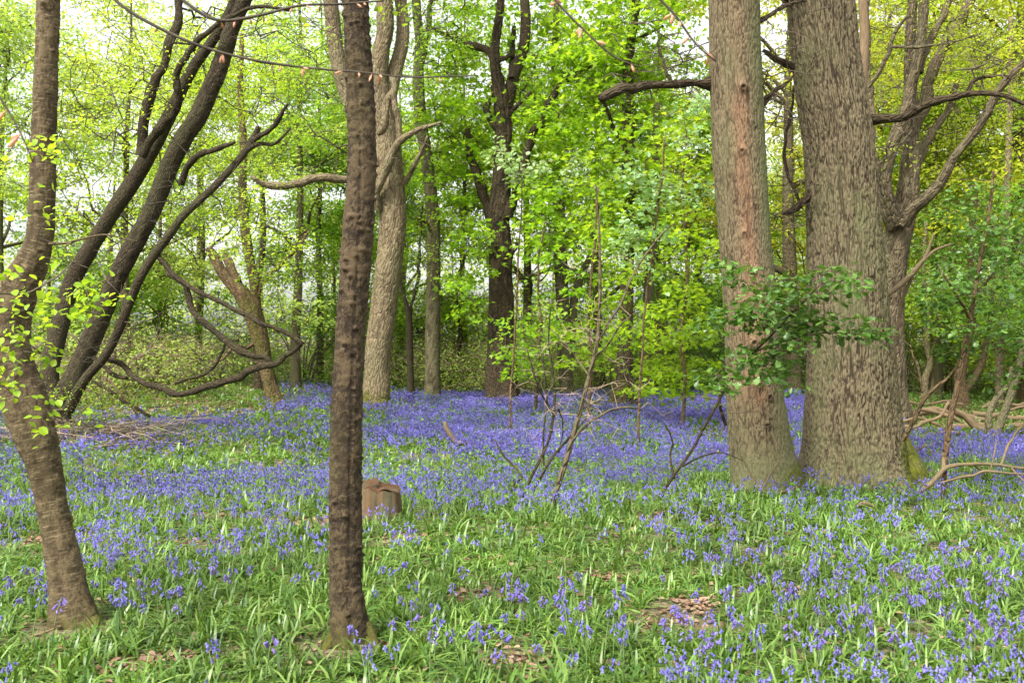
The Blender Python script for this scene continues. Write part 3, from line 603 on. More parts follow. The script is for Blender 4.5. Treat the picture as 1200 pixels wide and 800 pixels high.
# right foreground pair
def tint_red(th, s, bk):
    ph = np.angle(np.exp(1j * (th + 1.68))); n = vn(bk * np.array([6, 6, 1.6]), 31)
    up = smooth(s, 2.2, 2.7)
    a = np.exp(-((ph + .0) / .33) ** 2) * smooth(s, .9, 1.4) + .55 * np.exp(-((ph + .3) / .8) ** 2) * smooth(s, .8, 1.3) * (1 - smooth(s, 2.1, 2.9))
    a = np.clip(a * (.55 + .9 * n), 0, 1) * (.8 + .2 * up) * (1 - .75 * smooth(s, 4.3, 4.8))
    gr = np.clip(np.exp(-(np.angle(np.exp(1j * (th + .55))) / .6) ** 2) * (.4 + .9 * n), 0, 1)
    gr = np.maximum(gr, smooth(.9 - s, 0, .8) * .75)
    return a * .9 * (.55 + .6 * vn(bk * np.array([25, 25, 7]), 77)) - gr * .8
KR = [(-1.55, 4.55, .05, .030), (-1.62, 2.55, .05, .028), (-1.7, 3.85, .05, .016), (-1.75, 1.75, .06, .024), (-1.45, 1.95, .05, .022), (-1.2, 2.35, .045, .016), (-1.65, 1.3, .06, .026), (-1.3, 1.15, .05, .018), (-1.15, 4.15, .04, .012), (-1.5, .85, .05, .014), (-1.8, 2.95, .04, .016), (-1.35, 3.25, .04, .012), (-1.1, 2.1, .04, .015), (-1.95, 2.2, .05, .018)]
make_tree('oak_tree', 'tall straight trunk with a long reddish stripe and knots, standing left of the massive oak', 'tree', M['red_bark'],
    [[(899, 584, 88), (897, 565, 82), (893, 540, 76), (888, 500, 70), (884, 460, 66), (882, 400, 64), (877, 330, 62), (872, 267, 60.5), (867, 190, 62), (864, 120, 62), (862, 60, 60), (861, 0, 60), (860, -100, 56), (862, -260, 50)]],
    [[(845, 97, 22, .1), (834, 98, 17, .05), (826, 98, 11, 0), (800, 97, 9, -.1), (775, 98, 9, -.2), (752, 101, 11, -.3), (730, 106, 12, -.4), (714, 112, 12, -.4), (703, 115, 10, -.45)],
     [(788, 96, 4, -.1), (782, 86, 4, -.1), (778, 70, 3.5, 0), (770, 50, 2.5, 0)],
     [(884, 124, 12, 0), (893, 121, 9, .05), (903, 113, 6, .1), (912, 105, 5, .15), (922, 97, 4, .2), (934, 84, 2, .25)],
     [(893, 118, 5, .05), (902, 111, 5, .0), (908, 106, 4, 0)],
     [(884, 28, 8, 0), (893, 22, 6, .05), (907, 14, 5, .1), (924, 6, 4, .2), (945, 0, 3, .3)],
     [(850, 498, 4, -.35), (842, 465, 3, -.5), (850, 455, 2, -.6)]],
    D=11.15, seg=270, step=.013, disp=disp_oak(.017, 5.0, .011, seed=14, tintf=tint_red, mossf=lambda th, s, bk: smooth(.42 - s + .5 * (vn(bk * 6, 3) - .5), 0, .3) * smooth(np.cos(th - .1), -.1, .6) * .9, knots=KR), flare=(.16, .25, 3, .2), seed=15, rough=.035, limbseg=14, limb_mat=M['dark_bark'],
    bare=dict(blobs=[(925, 70, 40, 60, 11.3, .5, 12), (760, 60, 60, 45, 10.9, .4, 16), (925, 160, 40, 60, 11.4, .4, 10)], rad=.2),
    crown=dict(blobs=[(860, -260, 330, 110, 11.3, 2.2, 70)], nl=14, rad=.3, leaf=.07, mat=M['fresh_leaf'], rtip=.005, rmax=.04))
def moss_oak(th, s, bk):
    n = vn(bk * 5, 41); g = vn(bk * 16, 42)
    side = smooth(np.cos(th + .15), .35, .9)
    return np.clip(smooth(.75 * side + .10 - s + .5 * (n - .5), 0, .3) * (.5 + .8 * g) + side * smooth(n * .6 + g * .5, .62, .75) * smooth(1.9 - s, 0, 1.0) * .7, 0, 1)
make_tree('oak_tree', 'massive thick oak with deeply furrowed bark and a mossy root on its right', 'tree', M['oak_bark'],
    [[(1003, 572, 132), (1001, 550, 124), (1000, 520, 116), (998, 480, 108), (997, 440, 102), (995, 400, 96), (993, 340, 91), (990, 280, 86), (987, 230, 83), (983, 170, 82), (976, 120, 81), (969, 70, 79), (964, 20, 78), (960, -20, 77), (952, -120, 74), (945, -300, 68)]],
    [[(938, 82, 12, .1), (928, 77, 10, 0), (916, 73, 8, -.1), (907, 68, 7, -.15), (900, 62, 5, -.2), (895, 58, 3, -.2)],
     [(955, 226, 12, .1), (947, 231, 10, 0), (940, 238, 8, -.1), (934, 245, 7, -.1), (925, 249, 6, -.2), (918, 250, 3, -.2)],
     [(938, 242, 4, -.1), (934, 228, 4, -.1), (925, 210, 4, 0), (920, 185, 4, .1), (920, 165, 4, .1), (924, 145, 3.5, .2), (930, 120, 3, .3), (931, 100, 2, .3)],
     [(1008, 143, 14, 0), (1022, 140, 11, 0), (1034, 138, 10, -.1), (1047, 137, 10, -.2), (1060, 134, 10, -.3), (1072, 131, 10, -.4), (1084, 125, 9, -.5), (1097, 120, 8.5, -.6), (1117, 116, 8, -.7), (1135, 111, 7, -.8), (1152, 110, 6, -.9), (1177, 110, 5, -1), (1205, 123, 4, -1.1)],
     [(1130, 112, 5, -.8), (1138, 103, 5, -.8), (1142, 95, 5, -.8), (1150, 90, 4, -.8), (1162, 91, 3, -.9)],
     [(940, 6, 12, 0), (928, 2, 10, -.1), (910, -8, 8, -.2)]],
    D=12.1, seg=420, step=.015, disp=disp_oak(.021, 7.0, .025, seed=16, mossf=moss_oak), flare=(.28, .30, 5, .0), seed=16, rough=.03, limbseg=14, limb_mat=M['dark_bark'],
    roots=[([(1014, 490, 50, .1), (1034, 520, 62, .05), (1050, 542, 58, 0), (1064, 557, 46, -.12), (1078, 570, 32, -.25), (1094, 584, 16, -.4)], disp_oak(.030, 3, .012, seed=18, mossf=lambda th, s, bk: .55 + .6 * vn(bk * 9, 3)))],
    bare=dict(blobs=[(1150, 95, 60, 50, 11.6, .6, 18), (925, 235, 30, 50, 12, .4, 12), (1060, 160, 40, 40, 12, .4, 8)], rad=.22),
    crown=dict(blobs=[(960, -270, 360, 110, 12.1, 2.5, 80)], nl=14, rad=.35, leaf=.07, mat=M['oak_leaf_yellow'], rtip=.005, rmax=.05))
# mossy buttress root of the massive oak
def root_part(pts, D, par_loc, seed):
    pass

make_tree('oak_tree', 'many limbed oak spreading wide behind the right side of the massive oak', 'tree', M['greybrown_bark'],
    [[(1052, 492, 34), (1049, 460, 28), (1047, 400, 26), (1047, 350, 27), (1049, 300, 32), (1054, 268, 32), (1062, 235, 26), (1067, 200, 23), (1068, 160, 20), (1068, 110, 15), (1067, 60, 13), (1070, 10, 12), (1074, -60, 9)],
     [(1052, 262, 18, -.3), (1044, 240, 16, -.4), (1038, 213, 14, -.5), (1042, 190, 14, -.5), (1047, 168, 15, -.5), (1054, 150, 15, -.5), (1063, 125, 14, -.5), (1070, 95, 13, -.5), (1077, 65, 13, -.5), (1082, 30, 12, -.5), (1084, 0, 12, -.5), (1088, -60, 9, -.5)],
     [(1060, 262, 16, -.5), (1070, 246, 15, -.7), (1085, 233, 14, -.9), (1098, 220, 13, -1), (1108, 205, 12, -1.1), (1118, 185, 11, -1.2), (1132, 168, 10, -1.3), (1148, 148, 10, -1.4), (1160, 128, 10, -1.5), (1168, 110, 10, -1.5), (1182, 92, 9, -1.6), (1202, 72, 8, -1.7), (1240, 40, 6, -1.8)]],
    [[(1046, 268, 14, -.2), (1036, 240, 13, -.3), (1031, 213, 13, -.3), (1026, 185, 12, -.3), (1022, 160, 12, -.2), (1020, 120, 11, 0), (1016, 60, 10, .2), (1016, 0, 9, .3)],
     [(1072, 200, 12, .3), (1080, 180, 11, .4), (1090, 160, 10, .5), (1102, 142, 9, .6), (1112, 127, 8, .7), (1122, 100, 6, .8)],
     [(1074, 150, 13, .5), (1080, 125, 14, .6), (1087, 100, 14, .7), (1097, 75, 13, .8), (1110, 50, 13, .9), (1125, 25, 12, 1), (1138, 0, 10, 1.1)],
     [(1078, 85, 9, -.4), (1085, 62, 9, -.3), (1097, 35, 8, -.2), (1108, 10, 8, -.1), (1118, -20, 6, 0)],
     [(1016, 105, 4, -.6), (1030, 85, 5, -.7), (1042, 60, 5, -.8), (1052, 35, 4, -.9), (1066, 18, 3, -1)],
     [(1042, 54, 3, -.8), (1070, 55, 3.5, -1), (1100, 52, 3, -1.1), (1120, 48, 2.5, -1.2), (1142, 41, 2, -1.3)],
     [(1026, 195, 3, -.6), (1045, 180, 3, -.8), (1060, 165, 3, -.9), (1070, 152, 2, -1)]],
    D=19.8, seg=44, step=.07, disp=disp_oak(.05, 4, .012, seed=17), limb_disp=True, flare=(.35, .4, 4, 1), seed=17, rough=.09,
    crown=dict(blobs=[(1060, 60, 90, 80, 22.5, 2, 110), (1140, 110, 80, 90, 21, 2, 110), (990, 60, 80, 80, 21, 2, 50), (1010, 200, 40, 60, 20, 1.5, 20), (1150, 20, 70, 60, 19, 2, 60), (1100, -90, 180, 80, 20, 3, 70)],
               nl=16, rad=.36, leaf=.06, mat=M['oak_leaf_yellow'], rtip=.005, rmax=.03, extra=3))
make_tree('dead_tree', 'reddish peeling dead pole rising beside the right edge of the massive oak', 'tree', M['log_wood'],
    [[(1050, 470, 10), (1040, 400, 9), (1025, 300, 9), (1014, 200, 9), (1011, 130, 10), (1012, 80, 12), (1014, 40, 11), (1012, 0, 10), (1008, -60, 7)]], D=17, seg=16, step=.1, seed=18)
make_tree('dead_branch', 'pale forked dead bough slanting up right from behind the massive oak', 'branch', M['dead_wood'],
    [[(1032, 360, 5), (1040, 347, 6), (1052, 337, 6), (1064, 326, 6), (1074, 318, 5), (1083, 306, 5), (1094, 292, 3), (1112, 284, 2)]],
    [[(1074, 318, 4), (1085, 304, 4), (1092, 288, 3), (1094, 275, 2)], [(1032, 284, 5), (1042, 276, 4), (1055, 269, 4), (1072, 265, 3), (1090, 260, 2)]], D=13.2, seg=10, step=.04, seed=19, trunkname='bough') if False else None

# saplings -----------------------------------------------------------------
make_tree('sapling', 'pale bare forked sapling standing alone in the bluebells right of centre', 'tree', M['greybrown_bark'],
    [[(643, 617, 7.2), (646, 596, 6.8), (655, 565, 6.4), (663, 540, 6.0), (673, 505, 5.6), (681, 478, 5.2), (689, 445, 4.8), (697, 415, 4.8), (701, 390, 4.4), (703, 350, 4.0), (703, 310, 3.2), (702, 260, 2.4), (698, 215, 1.6)],
     [(702, 398, 3.2), (715, 375, 3.2, .1), (728, 355, 3.2, .2), (738, 330, 2.8, .3), (752, 305, 2.4, .4), (775, 275, 2.0, .5), (790, 262, 1.6, .6)]],
    [[(668, 520, 3.2), (685, 500, 3.2, -.1), (705, 485, 2.8, -.2), (730, 478, 2.4, -.2), (750, 478, 1.6, -.3)], [(680, 480, 2.0), (700, 470, 2.0, .2), (722, 455, 1.6, .3), (745, 443, 1.2, .4)],
     [(696, 418, 2.0), (712, 405, 2.0, -.1), (728, 380, 1.6, -.2), (745, 365, 1.3, -.2)], [(690, 440, 2.0), (676, 420, 1.8, .1), (660, 400, 1.6, .2), (645, 385, 1.2, .3)]],
    D=9.1, seg=16, step=.03, seed=20, rough=.12, limbseg=7,
    crown=dict(blobs=[(700, 330, 60, 90, 9.2, .8, 10), (690, 470, 60, 40, 9.2, .5, 12)], nl=0, rad=.16, leaf=.05, tpl=MAP, mat=M['fresh_leaf'], twig=M['pale_twig'], rtip=.0018, rmax=.006, tstep=.12, extra=2))
make_tree('sapling', 'cluster of thin bare curving stems just left of the pale bare forked sapling', 'tree', M['hazel_bark'],
    [[(604, 604, 4.0), (611, 585, 4.0), (622, 560, 3.6), (632, 540, 3.4), (643, 515, 3.2), (648, 490, 3.2), (650, 465, 2.8), (647, 430, 2.4), (643, 400, 2.0), (645, 360, 1.4)],
     [(611, 600, 3.6, .1), (622, 580, 3.2, .1), (634, 558, 3.2, .1), (648, 535, 3.2, .2), (664, 516, 3.2, .3), (680, 498, 2.4, .5), (695, 478, 1.6, .6)],
     [(600, 598, 2.8, .2), (597, 582, 2.8, .2), (604, 565, 2.8, .3), (612, 560, 2.4, .3), (604, 548, 2.4, .4), (590, 533, 2.4, .5), (580, 515, 1.6, .6)],
     [(637, 545, 2.4, .4), (637, 505, 2.4, .4), (641, 470, 2.0, .5), (637, 430, 2.0, .5), (632, 400, 1.6, .6)]],
    [[(649, 485, 2.4), (640, 472, 2.4, -.1), (631, 455, 2.0, -.2), (624, 430, 1.8, -.2), (618, 410, 1.3, -.2)], [(650, 488, 2.0), (655, 480, 2.0, .2), (660, 500, 1.6, .2), (655, 530, 1.3, .3)]],
    D=9.5, seg=12, step=.03, seed=21, rough=.12, limbseg=6,
    crown=dict(blobs=[(640, 460, 50, 60, 9.5, .6, 22)], nl=0, rad=.18, twig=M['pale_twig'], rtip=.0015, rmax=.004, tstep=.12, extra=2))
make_tree('sapling', 'slanting sapling with dark green lobed leaves held across both big right hand trunks', 'tree', M['hazel_bark'],
    [[(776, 580, 3.6), (786, 562, 3.6), (798, 545, 3.6), (812, 525, 3.6), (826, 498, 3.6), (838, 478, 3.2), (850, 456, 2.9), (868, 430, 2.9, -.1), (884, 412, 2.5, -.2), (905, 392, 2.2, -.3), (930, 365, 1.8, -.4), (960, 335, 1.3, -.5)]],
    [[(790, 560, 2.9), (786, 535, 2.2, .1), (788, 515, 2.2, .1), (778, 495, 1.4, .1)], [(884, 412, 1.9, -.2), (920, 400, 1.7, -.3), (960, 390, 1.4, -.5), (1010, 392, 1.3, -.6)], [(800, 546, 2.2), (820, 535, 1.9, -.2), (845, 530, 1.4, -.3), (870, 540, 1.2, -.4)]],
    D=9.9, seg=12, step=.03, seed=22, rough=.10, limbseg=6,
    crown=dict(blobs=[(880, 390, 55, 40, 9.5, .4, 20), (930, 350, 60, 40, 9.5, .4, 20), (985, 325, 22, 16, 9.5, .3, 6), (975, 385, 45, 18, 9.5, .3, 10), (855, 315, 20, 30, 9.8, .3, 6), (915, 420, 50, 35, 9.5, .3, 12), (845, 440, 25, 20, 9.6, .3, 6), (1015, 385, 30, 12, 9.5, .2, 5)],
               nl=19, rad=.14, leaf=.078, tpl=LOB, mat=M['dark_leaf'], twig=M['twig'], rtip=.0018, rmax=.006, tstep=.1, extra=0))
make_tree('oak_sapling', 'leafy young oak with dark green leaves at the right edge behind the dead fallen bough', 'tree', M['brown_bark'],
    [[(1104, 575, 7), (1107, 540, 7), (1111, 505, 7), (1118, 470, 6.5), (1124, 440, 6), (1130, 405, 5.5), (1137, 375, 5), (1142, 345, 4.5), (1150, 300, 4), (1160, 250, 3.5), (1165, 200, 3)]],
    [[(1058, 516, 5, .4), (1070, 495, 5, .3), (1081, 472, 5, .2), (1095, 455, 4, .1), (1110, 443, 3, .1), (1125, 425, 2, .1)], [(1142, 345, 3), (1165, 320, 3, .3), (1190, 300, 2, .5)], [(1137, 375, 3), (1120, 345, 3, -.2), (1105, 320, 2, -.3)],
     [(1081, 472, 3, .2), (1078, 440, 2.5, .2), (1066, 405, 2, .2)]],
    D=11.0, seg=14, step=.04, seed=23, rough=.10, limbseg=7,
    crown=dict(blobs=[(1150, 340, 55, 70, 11, .8, 60), (1175, 250, 50, 60, 11, .8, 40), (1110, 345, 35, 30, 10.9, .5, 18), (1120, 400, 30, 25, 11, .4, 10), (1190, 420, 30, 50, 11.2, .5, 18)],
               nl=15, rad=.17, leaf=.07, tpl=LOB, mat=M['dark_leaf'], rtip=.002, rmax=.008, tstep=.15, extra=0))
make_tree('sapling', 'twin stemmed crooked small trunk at the far right beside the fallen logs', 'tree', M['grey_bark'],
    [[(1166, 512, 12), (1170, 500, 10), (1180, 475, 9), (1190, 445, 8), (1198, 410, 7), (1205, 360, 6), (1200, 300, 4)],
     [(1161, 512, 9, .1), (1158, 490, 8, .1), (1165, 470, 7, .2), (1180, 452, 6, .3), (1186, 430, 5, .4)]],
    [], D=18.0, seg=14, step=.06, seed=24, rough=.12,
    crown=dict(blobs=[(1180, 330, 60, 70, 18, 1.2, 50)], nl=14, rad=.3, leaf=.065, mat=M['green_leaf'], rtip=.004, rmax=.015))
make_tree('slim_tree', 'brown forked trunk rising just behind the fallen logs at right', 'tree', M['brown_bark'],
    [[(1128, 490, 18), (1127, 465, 15), (1125, 440, 13), (1132, 410, 10), (1140, 370, 8), (1138, 300, 7), (1145, 220, 5)], [(1127, 460, 10), (1140, 445, 9, .2), (1152, 420, 7, .4), (1160, 380, 5, .6), (1165, 320, 4, .7)]], [], D=24, seg=16, step=.1, seed=25, rough=.12, flare=(.3, .3, 3, 0),
    crown=dict(blobs=[(1140, 300, 60, 90, 24, 1.6, 60)], nl=16, rad=.4, leaf=.075, mat=M['green_leaf'], rtip=.004, rmax=.02))
make_tree('slim_tree', 'pale birch like trunk at the far right edge above the logs', 'tree', M['pale_bark'],
    [[(1171, 486, 11), (1171, 450, 10), (1172, 400, 10), (1176, 340, 9), (1180, 250, 8), (1184, 130, 7), (1186, 20, 6)]], [], D=27, seg=14, step=.12, seed=26, rough=.08)
make_tree('slim_tree', 'twisted pale double stem between the massive oak and the logs', 'tree', M['pale_bark'],
    [[(1085, 470, 8), (1084, 445, 8), (1090, 425, 7), (1086, 400, 7), (1088, 360, 6), (1082, 320, 5), (1086, 260, 4)], [(1088, 470, 6, .2), (1092, 445, 6, .2), (1089, 420, 5, .3), (1095, 400, 4, .4), (1100, 360, 3, .4)]], [], D=30, seg=12, step=.12, seed=27, rough=.12,
    crown=dict(blobs=[(1085, 300, 50, 80, 30, 1.8, 50)], nl=16, rad=.45, leaf=.085, mat=M['green_leaf'], rtip=.005, rmax=.02))

# understory maples with layered bright leaves
MAPLES = [
 ('young_maple', 'bright layered young maple with leaves down low in front of the dark fluted oak', [[(628, 470, 6), (630, 420, 5.5), (634, 370, 5), (630, 320, 4), (638, 260, 3)]], 23, [(630, 390, 50, 45, 23, 1.5, 22), (612, 425, 25, 20, 23, 1.2, 8), (655, 300, 50, 50, 23, 1.5, 16), (548, 340, 20, 40, 24, 1.2, 8)], M['maple_leaf']),
 ('young_maple', 'bright layered young maple between the bare sapling and the brown widening trunk', [[(690, 478, 6), (693, 420, 5.5), (690, 370, 5), (696, 300, 4), (700, 220, 3)]], 21.5, [(700, 390, 55, 45, 21.5, 1.5, 26), (725, 300, 50, 60, 21.5, 1.6, 22), (690, 220, 60, 60, 22, 1.6, 16)], M['maple_leaf']),
 ('young_maple', 'wide bright young maple screening the left side of the reddish striped trunk', [[(800, 487, 7), (803, 440, 6.5), (798, 390, 6), (806, 320, 5), (800, 240, 4), (805, 150, 3)]], 19.5, [(790, 380, 55, 60, 19.5, 1.5, 36), (810, 280, 50, 60, 19.5, 1.5, 26), (770, 440, 55, 25, 20, 1.2, 20), (800, 170, 50, 60, 19.5, 1.5, 16)], M['maple_leaf']),
 ('young_maple', 'small bright young maple with low drooping leaves right of the brown widening trunk', [[(765, 470, 5), (768, 430, 5), (772, 390, 4), (770, 340, 3)]], 28, [(760, 400, 60, 45, 28, 1.8, 34), (790, 430, 40, 25, 28, 1.5, 14)], M['maple_leaf']),
 ('whitebeam', 'young whitebeam with silvery upright leaf clusters in front of the central oak crown', [[(598, 470, 4), (602, 400, 4), (606, 330, 3.5), (610, 260, 3), (612, 200, 2.5)]], 19, [(610, 195, 36, 24, 18, .8, 10), (580, 180, 16, 12, 18, .5, 3), (668, 208, 18, 14, 18, .5, 4)], M['silver_leaf']),
 ('whitebeam', 'taller whitebeam with pale silvery leaf clusters left of the reddish striped trunk', [[(748, 500, 5), (752, 420, 4.5), (760, 330, 4), (772, 240, 3.5), (780, 160, 3)]], 17, [(765, 205, 38, 20, 16.5, .8, 9), (820, 140, 26, 40, 16.5, .8, 9), (745, 300, 40, 40, 17, .8, 9), (770, 260, 50, 30, 17, .8, 8), (820, 225, 30, 25, 16.5, .8, 6)], M['silver_leaf'])]
for k, (nm, lab, st, D, bl, mt) in enumerate(MAPLES):
    white = nm == 'whitebeam'
    make_tree(nm, lab, 'tree', M['brown_bark'], [[(q[0], q[1], q[2] * .62) for q in st[0]]], [], D=D, seg=10, step=.12, seed=40 + k, rough=.1, gn=.9,
        crown=dict(blobs=bl, nl=13 if white else 14, rad=.22 if white else .42, leaf=.075 if white else .105, tpl=OV if white else MAP, mat=mt, rtip=.003, rmax=.015, flat=.5 if white else .14, droop=-.2 if white else .3, extra=2))
print('traced', time.time() - T0)

# ------------------------------------------------------------------ background trees: a few kinds, copied
def bg_proto(seed, H, r, crown_w, z0, nspr, leaf, bark, lmat, nlimb, lean=.03, nl=40, rad=.75, twig=None):
    g = np.random.default_rng(seed); root = thing('woodland_tree', '', 'tree')
    zz = np.linspace(0, H, 9); P = np.stack([np.cumsum(g.normal(0, lean, 9)) * H / 9, np.cumsum(g.normal(0, lean, 9)) * H / 9, zz - .15, r * (1 - .85 * zz / H)], 1)
    mb = MB(); c, _ = sweep(mb, P, 14, .35, None, rough=.1, seed=seed, flare=(.45, .4, 3, g.uniform(0, 6))); mb.build('trunk', bark, root); nodes = [c[len(c) // 4:]]
    for k in range(nlimb):
        t = g.uniform(.25, .75); b0 = c[int(t * (len(c) - 1))]; a = g.uniform(0, 6.28); L = crown_w * g.uniform(.5, .9)
        dv = np.array([np.cos(a), np.sin(a), g.uniform(.5, 1.3)]); rr = r * (1 - .85 * t) * .55
        Q = np.array([[*(b0 + dv * L * q * np.array([1, 1, 1 - .2 * q]) + g.normal(0, .12, 3) * L * q), rr * (1 - .8 * q)] for q in (0, .25, .5, .75, 1)])
        mb = MB(); cc, _ = sweep(mb, Q, 8, .35, None, rough=.15, seed=seed + k); mb.build('limb', bark, root); nodes.append(cc)
    # clumped crown
    ncl = max(8, nspr // 14); cl = []
    while len(cl) < ncl:
        q = g.uniform(-1, 1, 3)
        if .25 < np.linalg.norm(q) < 1: cl.append([q[0] * crown_w, q[1] * crown_w, z0 + (q[2] * .5 + .5) * (H * 1.02 - z0)])
    cl = np.array(cl); cen = np.repeat(cl, nspr // ncl, 0); cen = cen + g.normal(0, 1, cen.shape) * np.array([.75, .75, .5]) * crown_w * .2
    cen[:, 2] = np.maximum(cen[:, 2], .6)
    cb = MB(); grow(cb, g, np.concatenate(nodes), cen, .010, .06, .8, mat=0, extra=1, elen=rad, sides=3, expo=.45)
    sprays(cb, g, cen, rad * g.uniform(.6, 1.3, len(cen)), nl, leaf, KITE, 1, .14)
    cb.build('crown', [twig or M['twig'], lmat], root, smooth=False); return root
PR = {
 'slim': bg_proto(201, 17, .16, 2.6, 3.0, 380, .15, M['grey_bark'], M['fresh_leaf'], 4),
 'dark': bg_proto(202, 15, .24, 4.0, 2.0, 600, .15, M['greybrown_bark'], M['maple_leaf'], 6),
 'broad': bg_proto(203, 16, .30, 5.0, 2.5, 640, .15, M['greybrown_bark'], M['oak_leaf_yellow'], 7),
 'airy': bg_proto(204, 14, .17, 3.6, 1.8, 420, .14, M['grey_bark'], M['pale_leaf'], 7),
 'low': bg_proto(205, 8, .12, 3.0, .8, 330, .115, M['brown_bark'], M['fresh_leaf'], 5)}
KW = {'slim': 'slim tree with fresh green leaves', 'dark': 'dark trunked tree with bright green leaves', 'broad': 'broad tree with yellow green leaves', 'airy': 'airy thinly leaved pale tree', 'low': 'low bushy tree'}
# kind, photo x, distance
BG = [('airy', 5, 34), ('low', 60, 38), ('airy', 150, 30), ('low', 185, 36), ('airy', 230, 40), ('airy', 345, 33), ('slim', 372, 38), ('low', 395, 42), 
      ('slim', 415, 46), ('dark', 470, 44), ('slim', 545, 42), ('low', 505, 40), ('dark', 620, 43), ('dark', 700, 38), ('slim', 775, 36), ('dark', 820, 42), ('low', 805, 34),
      ('broad', 930, 34), ('airy', 925, 50), ('low', 925, 44), ('broad', 1040, 38), ('slim', 1100, 32), ('broad', 1120, 44), ('broad', 1200, 33), ('low', 1110, 36), ('low', 1195, 29), ('broad', 960, 60), ('slim', 1215, 46), ('broad', 1060, 62), ('low', 860, 40), ('slim', 450, 36),
      ('airy', -60, 28), ('low', -110, 34), ('airy', -200, 40), ('broad', 1290, 30), ('dark', 1380, 38), ('low', 1270, 24)]
places = [(-500, 'left of the crooked foreground trunk'), (35, 'behind the crooked foreground trunk'), (90, 'behind the dark many stemmed hazel'), (210, 'behind the looping low branch'), (335, 'just left of the foreground knobbly trunk'),
          (400, 'behind the pale leaning oak'), (490, 'behind the slim grey green trunk'), (560, 'behind the dark fluted central oak'), (660, 'behind the bare forked sapling'), (745, 'just left of the reddish striped trunk'), (840, 'behind the reddish striped trunk'),
          (905, 'in the gap between the two big right trunks'), (950, 'behind the massive oak'), (1035, 'behind the many limbed oak'), (1090, 'beyond the fallen logs'), (1180, 'at the right edge beyond the logs')]
def place(x):
    r = places[0][1]
    for a, b_ in places:
        if x >= a: r = b_
    return r
seen = {}; g = np.random.default_rng(77); first = set()
bylab = {}
for k, X0, D in BG: bylab.setdefault((k, place(X0)), []).append(D)
for (k, X0, D) in BG:
    o = PR[k] if k not in first else copy_tree(PR[k]); first.add(k)
    x = (X0 - 600) / F * D; o.location = (x, D, gz1(x, D)); o.rotation_euler = (0, 0, g.uniform(0, 6.28)); s = g.uniform(.88, 1.12); o.scale = (s, s, s * g.uniform(.92, 1.1))
    ds = sorted(bylab[(k, place(X0))]); q = '' if len(ds) == 1 else [', nearest', ', farthest', ', second nearest', ', third nearest'][0 if D == ds[0] else 1 if D == ds[-1] else 1 + ds.index(D)]
    o['label'] = KW[k] + ' ' + place(X0) + q; o['group'] = 'woodland trees behind the bluebell clearing'

# understory bushes
def bush_proto(seed, w, h, n, leaf, lmat, twig, nl=16):
    g = np.random.default_rng(seed); root = thing('bush', '', 'bush'); nodes = []
    a0 = MB()
    for k in range(9):
        a = g.uniform(0, 6.28); rr = g.uniform(.2, .9) * w; e = np.array([np.cos(a) * rr, np.sin(a) * rr * .8, h * g.uniform(.5, 1.0)])
        Q = np.array([[e[0] * .08, e[1] * .08, -.1, .022], [e[0] * .3, e[1] * .3, e[2] * .45, .017], [e[0] * .7, e[1] * .7, e[2] * .85, .011], [*e, .004]])
        m_ = MB(); c, _ = sweep(m_, Q, 5, .25, None, seed=seed + k, rough=.15); a0.add(m_.V[0], [np.stack([l.reshape(-1, 4)], 0)[0] for l, t in zip(m_.L[:1], m_.T[:1])]); nodes.append(c)
    a0.build('stem_cluster', twig, root)
    q = g.normal(0, 1, (n, 3)); q /= np.linalg.norm(q, axis=1)[:, None]; q *= g.uniform(.2, 1, (n, 1)) ** .5
    cen = q * np.array([w, w * .8, h * .55]) + np.array([0, 0, h * .5]); cen[:, 2] = np.maximum(cen[:, 2], .12); cen[:, :2] += g.normal(0, w * .12, (n, 2))
    cb = MB(); grow(cb, g, np.concatenate(nodes), cen, .005, .012, .4, mat=0, extra=3, elen=.5, sides=3)
    sprays(cb, g, cen, .35 * g.uniform(.6, 1.3, n), nl, leaf, KITE, 1, .4); cb.build('foliage', [twig, lmat], root, smooth=False); return root
BP = {'green': bush_proto(301, 2.0, 1.8, 150, .075, M['fresh_leaf'], M['twig']), 'bramble': bush_proto(302, 2.2, 1.2, 150, .06, M['pale_leaf'], M['bramble_twig'], 18), 'dense': bush_proto(303, 1.9, 1.6, 190, .085, M['green_leaf'], M['twig'], 18)}
BK = {'green': 'fresh green leafy bush', 'bramble': 'tangled pale yellow green bramble', 'dense': 'dense mid green bush'}
BB = [('bramble', 10, 25), ('bramble', 120, 28), ('bramble', 190, 31), ('green', 160, 38), ('bramble', 255, 35), ('green', 225, 41), ('green', 355, 37), ('bramble', 390, 45), ('green', 415, 40), ('green', 470, 40), ('bramble', 465, 50), ('green', 520, 44), ('bramble', 558, 43), ('green', 565, 52),
      ('green', 640, 44), ('bramble', 690, 46), ('dense', 740, 48), ('dense', 795, 38), ('green', 830, 44), ('dense', 845, 33), ('green', 925, 38), ('dense', 935, 46), ('green', 1060, 40), ('bramble', 1100, 36), ('bramble', 1085, 44), ('dense', 1165, 40), ('green', 1195, 34), ('bramble', 1190, 44), ('green', 60, 45), ('green', 300, 44), ('bramble', 305, 52), ('dense', 610, 54), ('bramble', 440, 37), ('bramble', 500, 36), ('bramble', 525, 50), ('bramble', 560, 37), ('green', 600, 39), ('bramble', 625, 36), ('bramble', 660, 41), ('bramble', 715, 38), ('bramble', 765, 42), ('bramble', 820, 39), ('bramble', 420, 52), ('bramble', 340, 41), ('bramble', 280, 40), ('bramble', -80, 26), ('green', -60, 35), ('dense', 1290, 32), ('dense', 900, 55), ('dense', 1020, 55)]
first = set(); bylab = {}
for k, X0, D in BB: bylab.setdefault((k, place(X0)), []).append(D)
